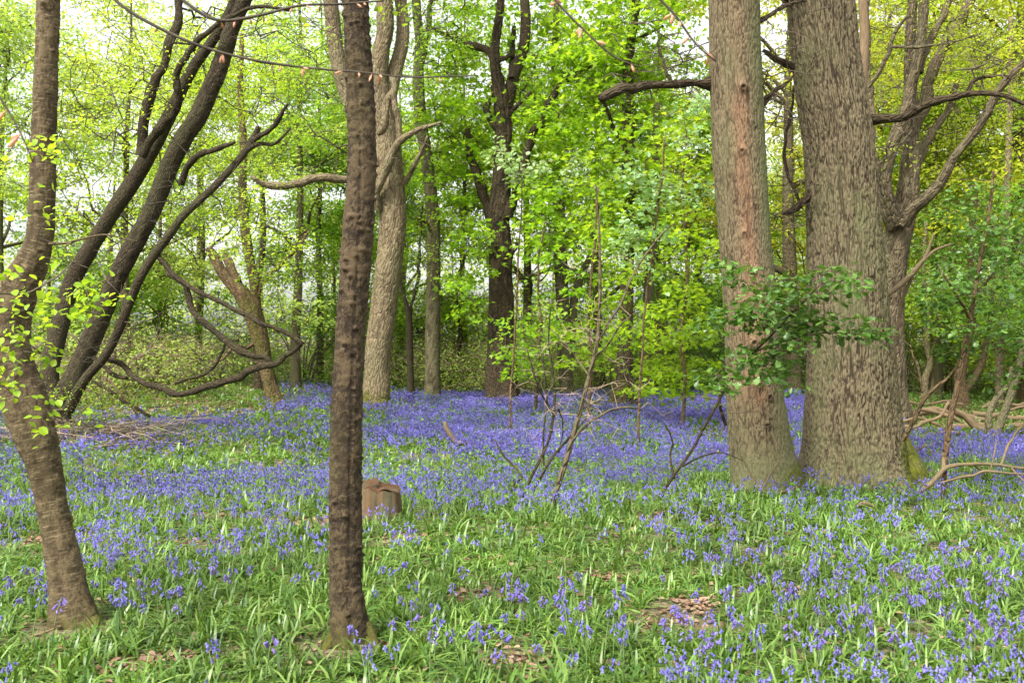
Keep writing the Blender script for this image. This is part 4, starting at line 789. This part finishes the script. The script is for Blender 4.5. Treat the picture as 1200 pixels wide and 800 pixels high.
for (k, X0, D) in BB:
    o = BP[k] if k not in first else copy_tree(BP[k]); first.add(k)
    x = (X0 - 600) / F * D; o.location = (x, D, gz1(x, D)); o.rotation_euler = (0, 0, g.uniform(0, 6.28)); s = g.uniform(1.0, 1.5); o.scale = (s * 1.2, s, s * 1.15)
    ds = sorted(bylab[(k, place(X0))]); q = '' if len(ds) == 1 else [', nearest', ', farthest', ', second nearest', ', third nearest'][0 if D == ds[0] else 1 if D == ds[-1] else 1 + ds.index(D)]
    o['label'] = BK[k] + ' low ' + place(X0) + q; o['group'] = 'bushes along the back of the clearing'

# far wood that reads as one mass
g = np.random.default_rng(55); fb = MB(); n = 45
tx = g.uniform(-85, 85, n); ty = g.uniform(72, 125, n); zz = gz(tx, ty)
p0 = np.stack([tx, ty, zz - .2], 1); p1 = p0 + np.stack([g.normal(0, 1, n), g.normal(0, 1, n), g.uniform(14, 20, n)], 1); prisms(fb, p0, p1, g.uniform(.15, .35, n), np.full(n, .04), 0, 6)
cen = np.stack([g.uniform(-90, 90, 2600), g.uniform(72, 128, 2600), g.uniform(.3, 13, 2600) ** 1.0], 1); cen[:, 2] = cen[:, 2] * (1 - .25 * vn(cen * .08, 4)) + gz(cen[:, 0], cen[:, 1])
sprays(fb, g, cen, 1.5 * g.uniform(.6, 1.4, len(cen)), 18, .40, KITE, 1, .3); fb.build('distant_woods', [M['brown_bark'], M['pale_leaf']], smooth=False, kind='stuff')
print('bg', time.time() - T0)

# ------------------------------------------------------------------ forest floor
EXCL = [(W(93, 748, A_D)[0], A_D - .08, .26), (W(413, 768, B_D)[0], B_D - .08, .22), (W(899, 575, 11.15)[0], 11.15, .42), (W(1003, 565, 12.1)[0], 12.1, .62), (W(445, 600, 8.8)[0], 8.8, .2)]
BARE = [(795, 740, .22), (560, 712, .16), (590, 790, .14), (235, 645, .22), (360, 620, .25), (250, 610, .2), (470, 645, .2), (815, 722, .15), (200, 785, .1), (150, 795, .12), (1120, 650, .15), (700, 690, .12), (50, 640, .15), (930, 705, .1)]
def ypx(py): return F * CH / (py - HY)
BAREP = [((bx - 600) / F * ypx(by), ypx(by), br) for bx, by, br in BARE]
def floor_pts(g, n, d0, d1, side=1.22):
    y = np.sqrt(g.uniform(d0 ** 2, d1 ** 2, n)); x = g.uniform(-1, 1, n) * (y * .5143 * side + .5); return x, y
def keep_mask(x, y, bare=True):
    m_ = np.ones(len(x), bool)
    for a, b_, r in EXCL: m_ &= (x - a) ** 2 + (y - b_) ** 2 > r * r
    if bare:
        for a, b_, r in BAREP:
            w = vn(np.stack([x * 6, y * 6, x * 0], 1), 9); m_ &= ((x - a) / 1.3) ** 2 + (y - b_) ** 2 > (r * (.6 + .8 * w)) ** 2
    return m_
def blades(mb, g, x, y, nb, L, w, lean=(.2, 1.6)):
    k = len(x) * nb; X = np.repeat(x, nb) + g.normal(0, .018, k); Y = np.repeat(y, nb) + g.normal(0, .018, k); Z = gz(X, Y) - .01
    a = g.uniform(0, 2 * np.pi, k); ll = L * g.uniform(.35, 1.2, k) * np.repeat(g.uniform(.7, 1.15, len(x)), nb); ln = g.uniform(*lean, k); ww = w * g.uniform(.7, 1.3, k)
    d = np.stack([np.cos(a), np.sin(a)], 1); sd = np.stack([-np.sin(a), np.cos(a)], 1); V = np.zeros((k, 7, 3)); tw = g.normal(0, .25, k)
    for j, (t, wf) in enumerate(((0, .8), (.4, 1), (.75, .8))):
        h = ll * (ln * t * .55 + ln * .5 * t * t); z = ll * (t * (1 - .18 * ln) - (.12 + .62 * ln) * t * t * .8)
        for q, sg in enumerate((-1, 1)):
            V[:, j * 2 + q, 0] = X + d[:, 0] * h + sg * sd[:, 0] * ww * wf * .5; V[:, j * 2 + q, 1] = Y + d[:, 1] * h + sg * sd[:, 1] * ww * wf * .5; V[:, j * 2 + q, 2] = Z + z + sg * tw * ww * wf * .5
    t = 1.0; h = ll * (ln * t * .55 + ln * .5); z = ll * ((1 - .18 * ln) - (.12 + .62 * ln) * .8)
    V[:, 6] = np.stack([X + d[:, 0] * h, Y + d[:, 1] * h, np.maximum(Z + z, Z + .015)], 1)
    off = (np.arange(k) * 7)[:, None]
    q4 = np.concatenate([np.array([[0, 1, 3, 2]]) + off, np.array([[2, 3, 5, 4]]) + off]); q3 = np.array([[4, 5, 6]]) + off
    mb.add(V.reshape(-1, 3), [q4, q3])
gb = MB(); g = np.random.default_rng(21)
for d0, d1, dens, nb, L, w in ((3.2, 7.5, 250, 9, .205, .0115), (7.5, 13, 160, 8, .215, .0145), (13, 24, 70, 7, .22, .021), (24, 48, 26, 6, .24, .034)):
    area = (d1 ** 2 - d0 ** 2) * .5143 * 1.22; n = int(area * dens); x, y = floor_pts(g, n, d0, d1)
    pn = vn(np.stack([x * .9, y * .9, x * 0], 1), 61) * .6 + vn(np.stack([x * 2.7, y * 2.7, x * 0], 1), 62) * .4
    mk_ = keep_mask(x, y) & (g.uniform(0, 1, n) < np.clip(.45 + 1.6 * (pn - .3), .25, 1)); blades(gb, g, x[mk_], y[mk_], nb, L, w)
gb.build('bluebell_leaves', M['blade'], kind='stuff', smooth=True)

# low herbs (nettle, mercury) in patches
hb = MB(); g = np.random.default_rng(22); n = 9000; x, y = floor_pts(g, n, 8.5, 30)
pn = fbm(np.stack([x * .5, y * .5, x * 0], 1), 2, 71); m_ = keep_mask(x, y, False) & (pn > .57); x, y = x[m_], y[m_]
cen = np.stack([x, y, gz(x, y) + g.uniform(.12, .30, len(x))], 1); sprays(hb, g, cen, .08, 9, .038, OV, 0, .6); hb.build('low_herbs', M['cover_leaf'], kind='stuff', smooth=False)

# bluebells
def bell_tpl():
    v = []; f = []
    rings = [(0.0, .0022), (.006, .0052), (.017, .0048), (.024, .0085)]
    for k, (z, r) in enumerate(rings):
        for a in range(6): v.append((r * math.cos(a * math.pi / 3), z, r * math.sin(a * math.pi / 3)))
    for k in range(3):
        for a in range(6): f.append((k * 6 + a, k * 6 + (a + 1) % 6, k * 6 + 6 + (a + 1) % 6, k * 6 + 6 + a))
    return np.array(v), [np.array(f)]
BELL = bell_tpl()
BELLLO = (np.array([[0, 0, 0], [-.007, .012, 0], [.007, .012, 0], [0, .012, .009], [-.008, .026, .002], [.009, .025, -.002], [0, .027, .009]]), [np.array([[0, 2, 1], [0, 1, 3], [0, 3, 2]]), np.array([[1, 2, 5, 4], [2, 3, 6, 5], [3, 1, 4, 6]])])
def stalk(g, H, nb):
    a = 0.0; nod = g.uniform(.5, 1.3); t = np.linspace(0, 1, 9)
    P = np.stack([H * .06 * t + H * .28 * nod * np.clip(t - .6, 0, 1) ** 1.6, g.normal(0, .01) * t, H * t - H * .10 * nod * np.clip(t - .6, 0, 1) ** 1.5, .0028 - .0014 * t], 1)
    bells = []
    for k in range(nb):
        q = .76 + .24 * (k + .5) / nb; i = q * 8; i0 = min(7, int(i)); c = P[i0, :3] * (1 - (i - i0)) + P[i0 + 1, :3] * (i - i0)
        an = g.uniform(-2.4, 2.4); out = np.array([math.cos(an), math.sin(an), 0])
        bells.append((c + out * .012 + np.array([0, 0, .003]), np.array([out[0] * .45, out[1] * .8, -.7 + .6 * (k / nb) * 0]), g.uniform(.9, 1.15)))
    return P, bells
def bluebell_proto(seed):
    g = np.random.default_rng(seed); root = thing('bluebell', '', 'flower'); H = g.uniform(.19, .28); nb = int(g.integers(7, 12))
    P, B = stalk(g, H, nb); P[0, 2] = -.02; mb = MB(); sweep(mb, P, 5, .05, None, rough=0)
    mb.build('stem', M['stem'], root); fb = MB(); pos = np.array([b_[0] for b_ in B]); fw = np.array([b_[1] for b_ in B])
    scatter(fb, BELL, pos, frames(fw, np.tile(np.array([[1., .1, .2]]), (nb, 1))), np.array([b_[2] for b_ in B]) * .78); fb.build('flower_spike', M['bell'], root); return root
def dens(x, y):
    """flowers per square metre where the photo shows them: thin in front, thick blue carpet behind"""
    p = np.stack([x, y, x * 0], 1); n = fbm(p * .8, 3, 81); n2 = fbm(p * .22, 2, 82)
    base = np.interp(y, [3, 5, 7, 8.5, 10.5, 13, 16, 20, 29, 33, 36], [20, 24, 26, 36, 74, 84, 98, 104, 80, 8, 0])
    right = smooth(x / y, -.05, .35); base = base * np.where(y < 11, 1 + .8 * right, 1)
    left = smooth(-x / y, .2, .5) * (y < 10); base = base * (1 + .6 * left)
    patch = smooth(n, .34, .60); patch = np.where(y > 16, .35 + .65 * patch * 1.2, .15 + 1.1 * patch)
    gp = 1 - .75 * smooth(n2, .56, .66) * (y > 9) * (y < 24)
    far = 1 - smooth(y + 3 * n, 23.5, 26) * smooth(-x / y, .19, .27); far = far * (1 - smooth(y + 2 * n, 18.5, 19.6) * smooth(x / y, .36, .40))
    return base * patch * gp * far
g = np.random.default_rng(31); n = 60000; x, y = floor_pts(g, n, 3.6, 9.5)
area = (9.5 ** 2 - 3.6 ** 2) * .5143 * 1.22; m_ = keep_mask(x, y) & (g.uniform(0, 1, n) < dens(x, y) * area / n); x, y = x[m_], y[m_]
o_ = np.argsort(y); x, y = x[o_], y[o_]
inview = (np.abs(x) < y * .5143) & (y > 4.55); idx = np.where(inview)[0][:300]
protos = [bluebell_proto(900 + k) for k in range(9)]; used = set()
for c_, i_ in enumerate(idx):
    k = c_ % 9; o = protos[k] if k not in used else copy_tree(protos[k]); used.add(k)
    o.location = (x[i_], y[i_], gz1(x[i_], y[i_])); o.rotation_euler = (g.normal(0, .1), g.normal(0, .1), g.uniform(0, 6.28)); s = g.uniform(.8, 1.15); o.scale = (s, s, s)
    o['label'] = 'violet bluebell flower stalk standing among the leaves nearest the viewer'; o['group'] = 'nearest bluebell flower stalks'
rest = np.ones(len(x), bool); rest[idx] = False
def mass(mb, g, x, y, tpl, nb, s, stem=True, spread=.035):
    n = len(x); z = gz(x, y); H = g.uniform(.17, .28, n); az = g.uniform(0, 6.28, n)
    top = np.stack([x + np.cos(az) * H * .22, y + np.sin(az) * H * .22, z + H], 1)
    if stem: prisms(mb, np.stack([x, y, z], 1), top - np.array([0, 0, .03]), np.full(n, .0025), np.full(n, .0018), 1, 3)
    c = np.repeat(top, nb, 0); k = len(c); q = np.tile(np.arange(nb) / nb, n); A = np.repeat(az, nb)
    c = c + np.stack([-np.cos(A) * q * .07, -np.sin(A) * q * .07, -q * .05], 1) + g.normal(0, .014, (k, 3)) * (spread / .035)
    fw = np.stack([g.normal(0, .5, k), g.normal(0, .5, k), -np.ones(k)], 1); scatter(mb, tpl, c, frames(fw, np.tile(np.array([[1., .1, .2]]), (k, 1))), s * g.uniform(.85, 1.2, k), 0)
fb = MB(); mass(fb, g, x[rest], y[rest], BELL, 8, .8)
for d0, d1, tpl, nb, s in ((9.5, 14, BELLLO, 6, 1.0), (14, 21, BELLLO, 5, 1.35), (21, 44, BELLLO, 4, 1.9)):
    n = int((d1 ** 2 - d0 ** 2) * .5143 * 1.22 * 190); x, y = floor_pts(g, n, d0, d1)
    m_ = keep_mask(x, y) & (g.uniform(0, 1, n) < dens(x, y) / 190); mass(fb, g, x[m_], y[m_], tpl, nb, s, stem=d0 < 14)
fb.build('bluebell_carpet', [M['bell'], M['stem']], kind='stuff', smooth=False)

# fallen leaves in the bare patches
lb = MB(); g = np.random.default_rng(33); P_ = []
for a, b_, r in BAREP: P_.append(np.stack([a + g.normal(0, r * .8, 90), b_ + g.normal(0, r * .6, 90)], 1))
xx, yy = floor_pts(g, 9000, 3.5, 14); P_.append(np.stack([xx, yy], 1)); xx = g.uniform(-20, -6.5, 9000); yy = g.uniform(24, 36, 9000); P_.append(np.stack([xx, yy], 1)); yy = g.uniform(19, 32, 6000); xx = yy * g.uniform(.37, .6, 6000); P_.append(np.stack([xx, yy], 1))
P_ = np.concatenate(P_); n = len(P_); pos = np.stack([P_[:, 0], P_[:, 1], gz(P_[:, 0], P_[:, 1]) + g.uniform(.005, .03, n)], 1); a = g.uniform(0, 6.28, n)
scatter(lb, OV, pos, frames(np.stack([np.cos(a), np.sin(a), g.normal(0, .2, n)], 1), np.array([0, 0, 1.]) + g.normal(0, .3, (n, 3))), np.where(P_[:, 1] > 15, .11, .042) * g.uniform(.6, 1.3, n)); lb.build('leaf_litter', M['litter'], kind='stuff', smooth=False)

# ------------------------------------------------------------------ stump
sx, sy = W(445, 600, 8.8)[:2]; root = thing('tree_stump', 'low sawn reddish stump with greenish side, half hidden behind the foreground knobbly trunk', 'stump', (sx, sy, gz1(sx, sy)))
mb = MB(); seg = 72; hs = np.linspace(-.08, .31, 26); th = np.linspace(0, 2 * np.pi, seg, endpoint=False); TH, Z = np.meshgrid(th, hs)
bk = np.stack([.2 * np.cos(TH), .2 * np.sin(TH), Z], -1).reshape(-1, 3); fl = fbm(bk * np.array([45, 45, 5]), 3, 5).reshape(TH.shape); big = fbm(bk * np.array([9, 9, 1]), 2, 6).reshape(TH.shape)
RR = .185 * (1 + .22 * (big - .5) + .12 * (fl - .5)) + (.045 + .05 * np.maximum(np.cos(3 * TH + 1), 0)) * np.exp(-(Z + .05) / .09); ztop = .035 * np.cos(TH - 2.8) + .12 * (big - .5) + .03 * (fl - .5)
Zz = Z + np.clip(Z, 0, 1) / .36 * ztop * 1.0
mkk = np.zeros((TH.size, 3)); mkk[:, 0] = fl.ravel(); mkk[:, 1] = -smooth(np.cos(TH.ravel() + .5), .1, .7) * smooth(fbm(bk * np.array([30, 30, 3]), 2, 15), .4, .6) * .7
i = np.arange(len(hs) - 1)[:, None] * seg; j = np.arange(seg)[None]; j2 = (j + 1) % seg
mb.add(np.stack([RR * np.cos(TH), RR * np.sin(TH), Zz], -1).reshape(-1, 3), [np.stack([i + j, i + j2, i + seg + j2, i + seg + j], -1).reshape(-1, 4)], bk=bk, mk=mkk); mb.build('bark_side', M['stump_wood'], root)
mb = MB(); rings = [1.0, .96, .85, .7, .5, .3, .12]; vv = []; bb = []
for k, q in enumerate(rings):
    rr = RR[-1] * (1.02 if k == 0 else q); zt = Zz[-1] + (.0 if k == 0 else .012) + .05 * (vn(np.stack([np.cos(th) * 3.5 * (1 if k < 2 else q), np.sin(th) * 3.5 * (1 if k < 2 else q), th * 0], 1), 3) - .5)
    vv.append(np.stack([rr * np.cos(th), rr * np.sin(th), zt], 1)); bb.append(np.stack([rr * np.cos(th), rr * np.sin(th), th * 0], 1) * 3)
vv.append(np.array([[0, 0, vv[-1][:, 2].mean()]])); bb.append(np.zeros((1, 3))); vv = np.concatenate(vv); nr = len(rings)
i = np.arange(nr - 1)[:, None] * seg; q4 = np.stack([i + j, i + j2, i + seg + j2, i + seg + j], -1).reshape(-1, 4); c0 = (nr - 1) * seg; q3 = np.array([[c0 + k, c0 + (k + 1) % seg, nr * seg] for k in range(seg)])
mkk = np.zeros((len(vv), 3)); mkk[:, 0] = .35; mkk[:, 1] = .0; mb.add(vv, [q4, q3], bk=np.concatenate(bb), mk=mkk); mb.build('cut_top', M['stump_wood'], root)

# ------------------------------------------------------------------ fallen wood
def stick(name, label, cat, pts, D, mat, subs=(), seg=10, step=.06, seed=0, group=None, ground=True):
    P = gnarl(px(pts, D), seed, .45, .12); x0, y0 = P[0, 0], P[0, 1]; root = None
    mb = MB(); sweep(mb, P, seg, step, None, rough=.16, seed=seed, cap=True)
    if subs:
        root = thing(name, label, cat, (x0, y0, gz1(x0, y0)), group); to_local(root, mb); mb.build('bough', mat, root)
        for k, sb_ in enumerate(subs):
            m2 = MB(); sweep(m2, gnarl(px(sb_, D), seed + k, .5, .1), max(6, seg - 3), step, None, rough=.16, seed=seed + k + 1, cap=True); to_local(root, m2); m2.build('side_branch', mat, root)
        return root
    l = np.array([x0, y0, gz1(x0, y0)]); mb.V = [v - l.astype(np.float32) for v in mb.V]
    o = mb.build(name, mat, None, label=label, category=cat); o.location = l
    if group: o['group'] = group
    return o
LG = 'fallen logs behind the bluebells on the right'
LOGS = [([(1058, 490, 7), (1090, 480, 8), (1130, 487, 8), (1165, 494, 7)], 20.6, 'upper thin log of the pile touching the massive oak side'),
        ([(1055, 500, 8), (1090, 503, 9), (1130, 500, 8), (1170, 503, 7)], 19.4, 'long low log lying along the front of the pile'),
        ([(1110, 475, 9), (1128, 488, 10), (1145, 500, 11), (1158, 510, 10)], 18.9, 'stout pale log sloping down right to the ground'),
        ([(1075, 478, 6), (1105, 486, 7), (1125, 494, 6), (1142, 506, 5)], 19.8, 'thin curved log crossing the pile middle'),
        ([(1060, 478, 5), (1078, 484, 6), (1098, 482, 6), (1120, 479, 5)], 21.5, 'short crooked branch wood on top at the left end of the pile'),
        ([(1140, 484, 7), (1170, 488, 8), (1205, 490, 8), (1240, 492, 7)], 21.0, 'straight brown log running off the right edge, upper'),
        ([(1145, 498, 9), (1175, 501, 10), (1210, 500, 10), (1250, 502, 8)], 19.6, 'thick pinkish log running off the right edge, lower'),
        ([(1050, 510, 6), (1080, 496, 6), (1100, 488, 5), (1112, 470, 4)], 18.8, 'thin pole leaning up against the left end of the pile')]
LOGS += [([(1062, 470, 4), (1085, 474, 4), (1108, 470, 4), (1130, 474, 3)], 23, 'thin bleached pole farthest back behind the pile'),
         ([(1120, 500, 3), (1150, 492, 4), (1185, 480, 4), (1215, 474, 3)], 20.2, 'thin pole rising to the right edge across the pile'),
         ([(1056, 494, 4), (1075, 490, 5), (1096, 496, 4), (1110, 506, 4)], 19.0, 'short bent piece low at the left end of the pile'),
         ([(1090, 510, 3), (1112, 505, 4), (1140, 512, 4), (1168, 513, 3)], 18.4, 'thin piece nearest the bluebells in front of the pile'),
         ([(1150, 478, 5), (1168, 470, 5), (1190, 474, 5), (1220, 468, 4)], 23, 'bleached piece farthest back at the right edge')]
for k, (p, D, lab) in enumerate(LOGS): stick('log', lab, 'log', [(q[0], q[1], q[2] * .78) for q in p], D, M['log_wood'], seg=14, step=.08, seed=500 + k, group=LG)
stick('fallen_branch', 'pale forked dead bough lying across the bluebells at the right edge', 'branch', [(1076, 577, 5.2), (1085, 570, 6.0), (1098, 558, 6.0), (1108, 548, 5.2), (1120, 545, 4.5), (1145, 543, 3.8), (1170, 545, 3.0), (1205, 549, 2.2)], 10.9, M['dead_wood'],
      [[(1104, 552, 4.5), (1106, 535, 4.5, .1), (1108, 520, 3.8, .1)], [(1100, 566, 3.0), (1130, 558, 3.0, -.2), (1160, 552, 3.0, -.3), (1190, 555, 2.2, -.3), (1215, 553, 1.5, -.3)], [(1140, 544, 2.2), (1150, 552, 2.2, .1), (1158, 562, 1.5, .2)], [(1172, 545, 3.0), (1182, 520, 3.0, .2), (1196, 500, 2.2, .3), (1210, 488, 1.5, .4)], [(1160, 552, 1.9, -.3), (1164, 535, 1.9, -.3), (1168, 515, 1.1, -.2)], [(1185, 548, 2.2), (1195, 560, 1.9, -.1), (1205, 566, 1.5, -.2)]], seg=10, step=.03, seed=520)
stick('fallen_branch', 'small upright broken dead branch among the middle bluebells', 'branch', [(521, 494, 4), (524, 503, 5), (530, 512, 6), (536, 519, 7), (542, 518, 6), (549, 520, 5), (558, 522, 3)], 16.3, M['dead_wood'], seg=8, step=.04, seed=521)
stick('fallen_branch', 'short pale log end lying in bluebells right of the massive oak foot', 'branch', [(1067, 529, 7), (1078, 526, 7), (1095, 522, 6)], 15.6, M['dead_wood'], seg=10, step=.05, seed=522)
stick('fallen_branch', 'short brown curved stick in front of the massive oak foot', 'branch', [(1003, 594, 5), (1012, 588, 5), (1022, 592, 4), (1036, 598, 3)], 9.9, M['dead_wood'], seg=8, step=.03, seed=523)
stick('fallen_branch', 'thin dry stick lying at the foot of the reddish striped trunk', 'branch', [(858, 597, 3), (885, 590, 3), (912, 578, 3.5), (934, 570, 3)], 10.3, M['dead_wood'], [[(885, 588, 2), (900, 560, 2, .1), (915, 535, 1.5, .2)], [(900, 582, 2), (880, 555, 2, .1), (866, 530, 1.5, .1)]], seg=6, step=.03, seed=524)
stick('fallen_branch', 'thin pale stick lying in the grass right of the crooked left trunk', 'branch', [(145, 672, 3), (165, 680, 3.5), (185, 688, 3.5), (193, 693, 3)], 6.6, M['dead_wood'], seg=7, step=.02, seed=525)
stick('fallen_branch', 'thin dark stick slanting up to the foot of the foreground knobbly trunk', 'branch', [(355, 762, 2), (365, 753, 2.5), (375, 742, 3), (388, 726, 2.5)], 5.35, M['hazel_bark'], seg=7, step=.02, seed=526)
stick('fallen_branch', 'long thin twig running left from the foot of the crooked left trunk', 'branch', [(-10, 758, 3), (15, 750, 3), (42, 744, 3), (66, 735, 2.5)], 5.4, M['dead_wood'], seg=7, step=.02, seed=527)
stick('fallen_branch', 'dark thin bough sloping out of the brushwood beside the hazel', 'branch', [(108, 446, 4), (125, 455, 4.5), (143, 468, 5), (160, 478, 4.5), (177, 488, 4)], 17.5, M['hazel_bark'], seg=8, step=.06, seed=528)
stick('fallen_branch', 'pale thin bough crossing the dark one in the brushwood', 'branch', [(127, 443, 3), (138, 456, 3), (150, 470, 3), (162, 486, 2.5)], 17.2, M['dead_wood'], seg=7, step=.06, seed=529)
stick('fallen_branch', 'forked pale dead bough slanting up right from behind the massive oak', 'branch', [(1035, 350, 5), (1045, 342, 6), (1058, 332, 6), (1070, 322, 5.5), (1082, 306, 4), (1096, 294, 3), (1115, 286, 2)], 13.4, M['dead_wood'], [[(1070, 322, 4), (1084, 305, 4), (1090, 290, 3), (1094, 274, 2)], [(1070, 324, 4), (1058, 350, 4, .1), (1050, 400, 4, .2), (1046, 470, 4, .2), (1046, 530, 4, .2)]], seg=8, step=.05, seed=530)
# brushwood heap by the hazel
bb_ = MB(); g = np.random.default_rng(61); c = W(110, 498, 16.2); n = 900
o0 = c + np.stack([g.normal(0, .75, n), g.normal(0, .6, n), np.abs(g.normal(0, .22, n))], 1); o0[:, 2] += gz(o0[:, 0], o0[:, 1]) - c[2] + .03
dr = g.normal(0, 1, (n, 3)); dr[:, 2] *= .35; dr /= np.linalg.norm(dr, axis=1)[:, None]; L = g.uniform(.25, 1.1, n)[:, None]; mid = o0 + dr * L * .5 + g.normal(0, .05, (n, 3)); e = o0 + dr * L
for q in (mid, e): q[:, 2] = np.maximum(q[:, 2], gz(q[:, 0], q[:, 1]) + .01)
h = n // 2
for s_, m_ in ((slice(0, h), 0), (slice(h, n), 1)):
    r = g.uniform(.002, .007, n)[s_]; prisms(bb_, o0[s_], mid[s_], r, r * .8, m_, 4); prisms(bb_, mid[s_], e[s_], r * .8, r * .3, m_, 4)
cen = c + g.normal(0, 1, (70, 3)) * np.array([.7, .5, .15]) + np.array([.1, -.1, .45]); sprays(bb_, g, cen, .22, 12, .04, KITE, 2, .5)
bb_.build('brushwood', [M['pale_twig'], M['dark_twig'], M['fresh_leaf']], kind='stuff', smooth=False)

# thin overhanging twigs with pink buds at the top of the view
def twig_thing(label, pts, D, buds, seed, w=3):
    P = px(pts, D); root = thing('budding_twig', label, 'branch', tuple(P[0, :3])); mb = MB(); c, _ = sweep(mb, P, 7, .03, None, rough=.15, seed=seed); g = np.random.default_rng(seed)
    to_local(root, mb); mb.build('twig', M['dark_twig'], root)
    for k in range(buds):
        i = int(g.uniform(.1, .98) * (len(c) - 1)); d = g.normal(0, .5, 3); d[2] = -abs(d[2]) - .25; d /= np.linalg.norm(d); L = g.uniform(.014, .026)
        Q = np.array([[*c[i], .0012], [*(c[i] + d * L * .4), .0016], [*(c[i] + d * L * .7), .0042], [*(c[i] + d * L * 1.2), .0048], [*(c[i] + d * L * 1.7), .0015]])
        m2 = MB(); sweep(m2, Q, 7, .006, None, rough=.05); to_local(root, m2); m2.build('bud', M['bud'], root)
    return root
twig_thing('long thin twig with pink buds arching from the top left across the knobbly trunk', [(120, -12, 4), (150, 12, 4), (185, 32, 4), (225, 50, 3.5), (270, 64, 3), (320, 74, 3), (370, 80, 2.5), (420, 84, 2.2), (480, 90, 2), (560, 88, 1.5)], 4.0, 14, 1)
twig_thing('budding twig sweeping right along the top edge above the dark hazel', [(200, -10, 4), (250, 22, 4), (300, 18, 3.5), (350, 6, 3), (400, 4, 3), (450, 0, 2)], 4.3, 9, 2)
twig_thing('drooping twig with pale pink buds before the top of the central oak', [(640, -14, 3), (660, 10, 3), (690, 40, 2.5), (720, 66, 2), (750, 78, 1.5)], 3.2, 7, 3)
twig_thing('budding twig hanging just left of the reddish striped trunk top', [(760, -14, 3), (790, 15, 3), (815, 50, 2.5), (840, 72, 2)], 3.0, 6, 4)
twig_thing('single drooping twig with a pink bud before the crooked left trunk', [(-10, 100, 3), (15, 140, 2.5), (30, 170, 2), (38, 190, 2)], 2.2, 3, 5)
print('floor', time.time() - T0)

# ------------------------------------------------------------------ light, sky, camera
EL, AZ = R(52), R(215)       # sun high, behind and to the left of the viewer
w = bpy.data.worlds.new('World'); scn.world = w; w.use_nodes = True; nt = w.node_tree; nt.nodes.clear()
sky = nt.nodes.new('ShaderNodeTexSky'); sky.sky_type = 'NISHITA'; sky.sun_disc = False; sky.sun_elevation = EL; sky.sun_rotation = AZ; sky.dust_density = 4; sky.air_density = 1.0
hs = nt.nodes.new('ShaderNodeHueSaturation'); hs.inputs['Saturation'].default_value = .12
bg = nt.nodes.new('ShaderNodeBackground'); bg.inputs[1].default_value = .095; o = nt.nodes.new('ShaderNodeOutputWorld')
nt.links.new(sky.outputs[0], hs.inputs['Color']); nt.links.new(hs.outputs[0], bg.inputs[0]); nt.links.new(bg.outputs[0], o.inputs[0])
ld = bpy.data.lights.new('sun', 'SUN'); ld.energy = 1.5; ld.angle = R(10); ld.color = (1, .95, .86); lo = bpy.data.objects.new('sun', ld); C.objects.link(lo)
sd = Vector((math.sin(AZ) * math.cos(EL), math.cos(AZ) * math.cos(EL), math.sin(EL))); lo.rotation_euler = sd.to_track_quat('Z', 'Y').to_euler()
cd = bpy.data.cameras.new('camera'); cam = bpy.data.objects.new('camera', cd); C.objects.link(cam); scn.camera = cam
cd.sensor_width = 36; cd.lens = 35; cd.clip_start = .05; cd.clip_end = 2000; cam.location = (0, 0, CH); cam.rotation_euler = (R(90) + math.atan((HY - 400) / F), 0, 0)
cd.dof.use_dof = True; cd.dof.focus_distance = 9.5; cd.dof.aperture_fstop = 6
vs = scn.view_settings; vs.view_transform = 'Standard'; vs.look = 'None'; vs.gamma = 1; vs.exposure = 2.18; vs.use_curve_mapping = False
cy = scn.cycles; cy.max_bounces = 7; cy.diffuse_bounces = 4; cy.glossy_bounces = 2; cy.transmission_bounces = 4; cy.caustics_reflective = False; cy.caustics_refractive = False
print('done', time.time() - T0)
